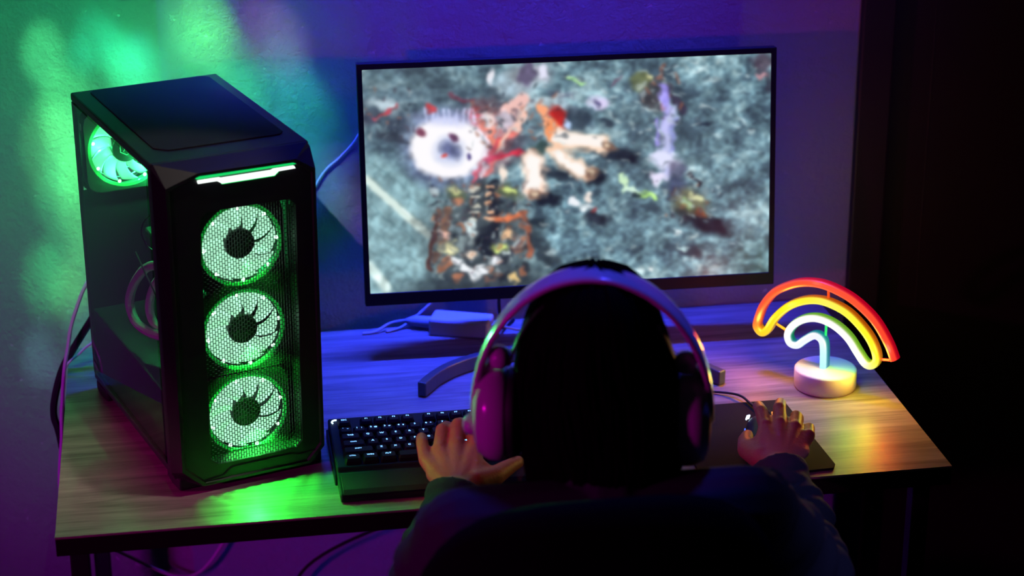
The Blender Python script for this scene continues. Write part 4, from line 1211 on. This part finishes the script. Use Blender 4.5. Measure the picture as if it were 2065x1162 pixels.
# hair
hz = [(1.190, 0.004, 0.036), (1.186, 0.026, 0.036), (1.178, 0.043, 0.036), (1.166, 0.056, 0.036), (1.150, 0.066, 0.035), (1.130, 0.074, 0.034), (1.098, 0.083, 0.035), (1.066, 0.090, 0.037), (1.03, 0.094, 0.040), (1.003, 0.095, 0.043), (0.973, 0.092, 0.045), (0.945, 0.086, 0.044), (0.915, 0.080, 0.042), (0.895, 0.073, 0.040)]
hr = MB()
NH = 180
rings = []
for z, r, cx in hz:
    cy = -0.935 - 0.010 * max(0, (1.06 - z) / 0.15)
    rg = []
    for k in range(NH):
        a = 2 * PI * k / NH
        c, s_ = math.cos(a), math.sin(a)
        ry = r * 1.10
        front = max(0.0, (s_ - 0.50) / 0.50)
        cut = 1.0
        if z < 1.125 and s_ > 0:
            cut = 1.0 - min(1.0, front * 1.3) * min(1.0, (1.125 - z) / 0.03) * 0.62
        strand = 1 + 0.016 * math.sin(k * 1.9 + z * 9) * min(1, (1.19 - z) / 0.05) + 0.03 * mnoise.noise(Vector((k * 0.22, z * 5, 0)))
        rg.append((cx + c * r * cut * strand - PO.x, cy + s_ * ry * cut * strand - PO.y, z - PO.z + 0.004 * mnoise.noise(Vector((k * 0.5, 3, z * 3)))))
    rings.append(rg)
hr.loft(rings)
# loose strands down the back
for k in range(70):
    a = random.uniform(PI * 0.92, PI * 2.08)
    z0_ = random.uniform(1.02, 1.16)
    p = []
    for i in range(9):
        z = z0_ - (z0_ - random.uniform(0.885, 0.90)) * i / 8
        rr_ = np.interp(-z, [-h_[0] for h_ in hz], [h_[1] for h_ in hz])
        cx = np.interp(-z, [-h_[0] for h_ in hz], [h_[2] for h_ in hz])
        cy = -0.935 - 0.010 * max(0, (1.06 - z) / 0.15)
        w_ = a + 0.05 * math.sin(i * 0.8 + k)
        p.append((cx + math.cos(w_) * (rr_ + 0.001) - PO.x, cy + math.sin(w_) * (rr_ * 1.1 + 0.001) - PO.y, z - PO.z))
    hr.tube(catmull(p, 3), 0.0022, 5)
hr.build('hair', M['hair'], person, True, angle=70)

# long-sleeved top
top = MB()
def sleeve(wr, el, sh, side):
    c0 = wr + (el - wr) * 0.02
    pts, rad = [], []
    N = 44
    path = catmull([c0, wr + (el - wr) * 0.5 + Vector((0.008 * side, 0, -0.004)), el, el + (sh - el) * 0.5 + Vector((0.012 * side, -0.01, 0)), sh], 12)
    L = len(path)
    for i in range(L):
        u = i / (L - 1)
        r = np.interp(u, [0, 0.08, 0.25, 0.5, 0.75, 1.0], [0.0385, 0.0390, 0.0430, 0.0500, 0.0540, 0.0560])
        fold = 0.0
        if u > 0.03:
            fold = 0.0032 * math.sin(i * 2.35) + 0.0018 * math.sin(i * 0.9 + 1)
        pts.append(path[i]); rad.append(r + fold)
    pts[0] = wr + (wr - el).normalized() * 0.004
    up = Vector((0, 0, 1))
    rings = []
    n = 40
    for i, p in enumerate(pts):
        t = (pts[min(i + 1, L - 1)] - pts[max(i - 1, 0)]).normalized()
        s_ = t.cross(up).normalized(); nr = s_.cross(t)
        rg = []
        for k in range(n):
            a = 2 * PI * k / n
            # folds run askew round the arm
            f = 0.0030 * math.sin(i * 1.7 + 2.2 * math.cos(a) + 1.3 * side) + 0.0022 * math.sin(i * 0.9 + 3.0 * math.sin(a))
            if i < 3: f *= 0.2
            r = rad[i] + f
            # sleeve flatter than wide at the cuff
            fl = 0.80 + 0.2 * min(1, i / 14)
            rg.append(p + s_ * math.cos(a) * r + nr * math.sin(a) * r * fl)
        rings.append(rg)
    return rings
for wr_, el, sh, sd in ((LW, LE, LS, -1), (RW, RE, RS, 1)):
    top.loft(sleeve(wr_, el, sh, sd))
top.ball((0.035, -1.005, 0.80), (0.150, 0.090, 0.17), 28, 18)
top.ball((0.035, -0.995, 0.60), (0.140, 0.096, 0.17), 28, 18)
top.cone(LS + Vector((0, 0, -0.004)), 0.056, RS + Vector((0, 0, -0.004)), 0.056)
top.cone((0.035, -1.005, 0.90), 0.078, (0.036, -0.975, 0.955), 0.062)
for v in range(len(top.v)):
    top.v[v] = tuple(Vector(top.v[v]) - PO)
to = top.build('long_sleeved_top', M['hoodie'], person, True)
remesh(to, 0.0032, 3, 0.5)
tr = MB()
tr.ball((0.035, -0.985, 0.505), (0.160, 0.105, 0.085), 24, 14)
for sx in (-1, 1):
    chain(tr, [(0.035 + 0.075 * sx, -0.98, 0.508), (0.035 + 0.11 * sx, -0.615, 0.540), (0.035 + 0.11 * sx, -0.60, 0.13)], [0.078, 0.060, 0.050])
for v in range(len(tr.v)):
    tr.v[v] = tuple(Vector(tr.v[v]) - PO)
remesh(tr.build('trousers', M['trouser'], person, True), 0.006, 3, 0.5)

# ------------------------------------------------------------------ headset
hs = thing('headset', 'white headset with microphone worn over dark hair', 'headset', (0.030, -0.950, 1.018), math.radians(-14))
def arch(a, w2, h2, yo=0.0):
    """point on the band arch, a from 0 (right) to pi (left)"""
    return Vector((math.cos(a) * w2, yo, math.sin(a) * h2))
def band(w2, h2, thick, wid, a0, a1, name, m, n=48, taper=0.5):
    rings = []
    for i in range(n + 1):
        a = a0 + (a1 - a0) * i / n
        p = arch(a, w2, h2)
        nrm = Vector((math.cos(a) / w2, 0, math.sin(a) / h2)).normalized()
        ww = wid * (taper + (1 - taper) * max(0, math.sin(a)) ** 0.8) / 2
        rg = []
        for k in range(16):
            b_ = 2 * PI * k / 16
            rg.append(p + Vector((0, math.copysign(abs(math.cos(b_)) ** 0.6, math.cos(b_)) * ww, 0)) + nrm * math.copysign(abs(math.sin(b_)) ** 0.8, math.sin(b_)) * thick / 2)
        rings.append(rg)
    return MB().loft(rings).build(name, m, hs, True, angle=50)
hb = band(0.133, 0.167, 0.0095, 0.046, -0.02, PI + 0.02, 'headband', M['white'])
ib = band(0.1000, 0.158, 0.004, 0.034, 0.38, PI - 0.38, 'suspension_strap', M['cushion'])
for sx in (-1, 1):
    MB().ball((0.1040 * sx, -0.004, 0.066), (0.013, 0.014, 0.014), 16, 12).build('strap_knob', M['white'], hs, True)
    # yoke arm from the band to the cup
    MB().tube(catmull([(0.110 * sx, -0.004, 0.062), (0.121 * sx, 0.0, 0.040), (0.128 * sx, 0.0, 0.0)], 5), 0.0055, 8).build('yoke', M['white'], hs, True)
    m4 = Matrix.Translation((0.098 * sx, 0.006, -0.006)) @ Matrix.Rotation(PI / 2 * sx, 4, 'Y') @ Matrix.Diagonal((1.18, 0.98, 1, 1))
    cup = MB().lathe([(0.046, 0.0), (0.049, 0.006), (0.048, 0.018), (0.042, 0.030), (0.028, 0.0355), (0.008, 0.037)], 40, 0, m4).build('ear_cup', M['white'], hs, True, angle=50)
    m5 = Matrix.Translation((0.0795 * sx, 0.006, -0.006)) @ Matrix.Rotation(PI / 2 * sx, 4, 'Y') @ Matrix.Diagonal((1.18, 0.98, 1, 1))
    MB().lathe([(0.030, 0.0), (0.040, 0.001), (0.0455, 0.008), (0.0455, 0.014), (0.043, 0.018)], 40, 0, m5).build('ear_cushion', M['cushion'], hs, True)
mic = MB().ball((-0.137, 0.0, -0.020), (0.011, 0.014, 0.012), 14, 10)
mic.tube(catmull([(-0.139, 0.006, -0.022), (-0.145, 0.035, -0.034), (-0.128, 0.085, -0.052), (-0.085, 0.118, -0.060)], 6), 0.0034, 8)
mic.ball((-0.079, 0.121, -0.061), (0.012, 0.008, 0.008), 12, 8)
mic.build('microphone', M['white'], hs, True)
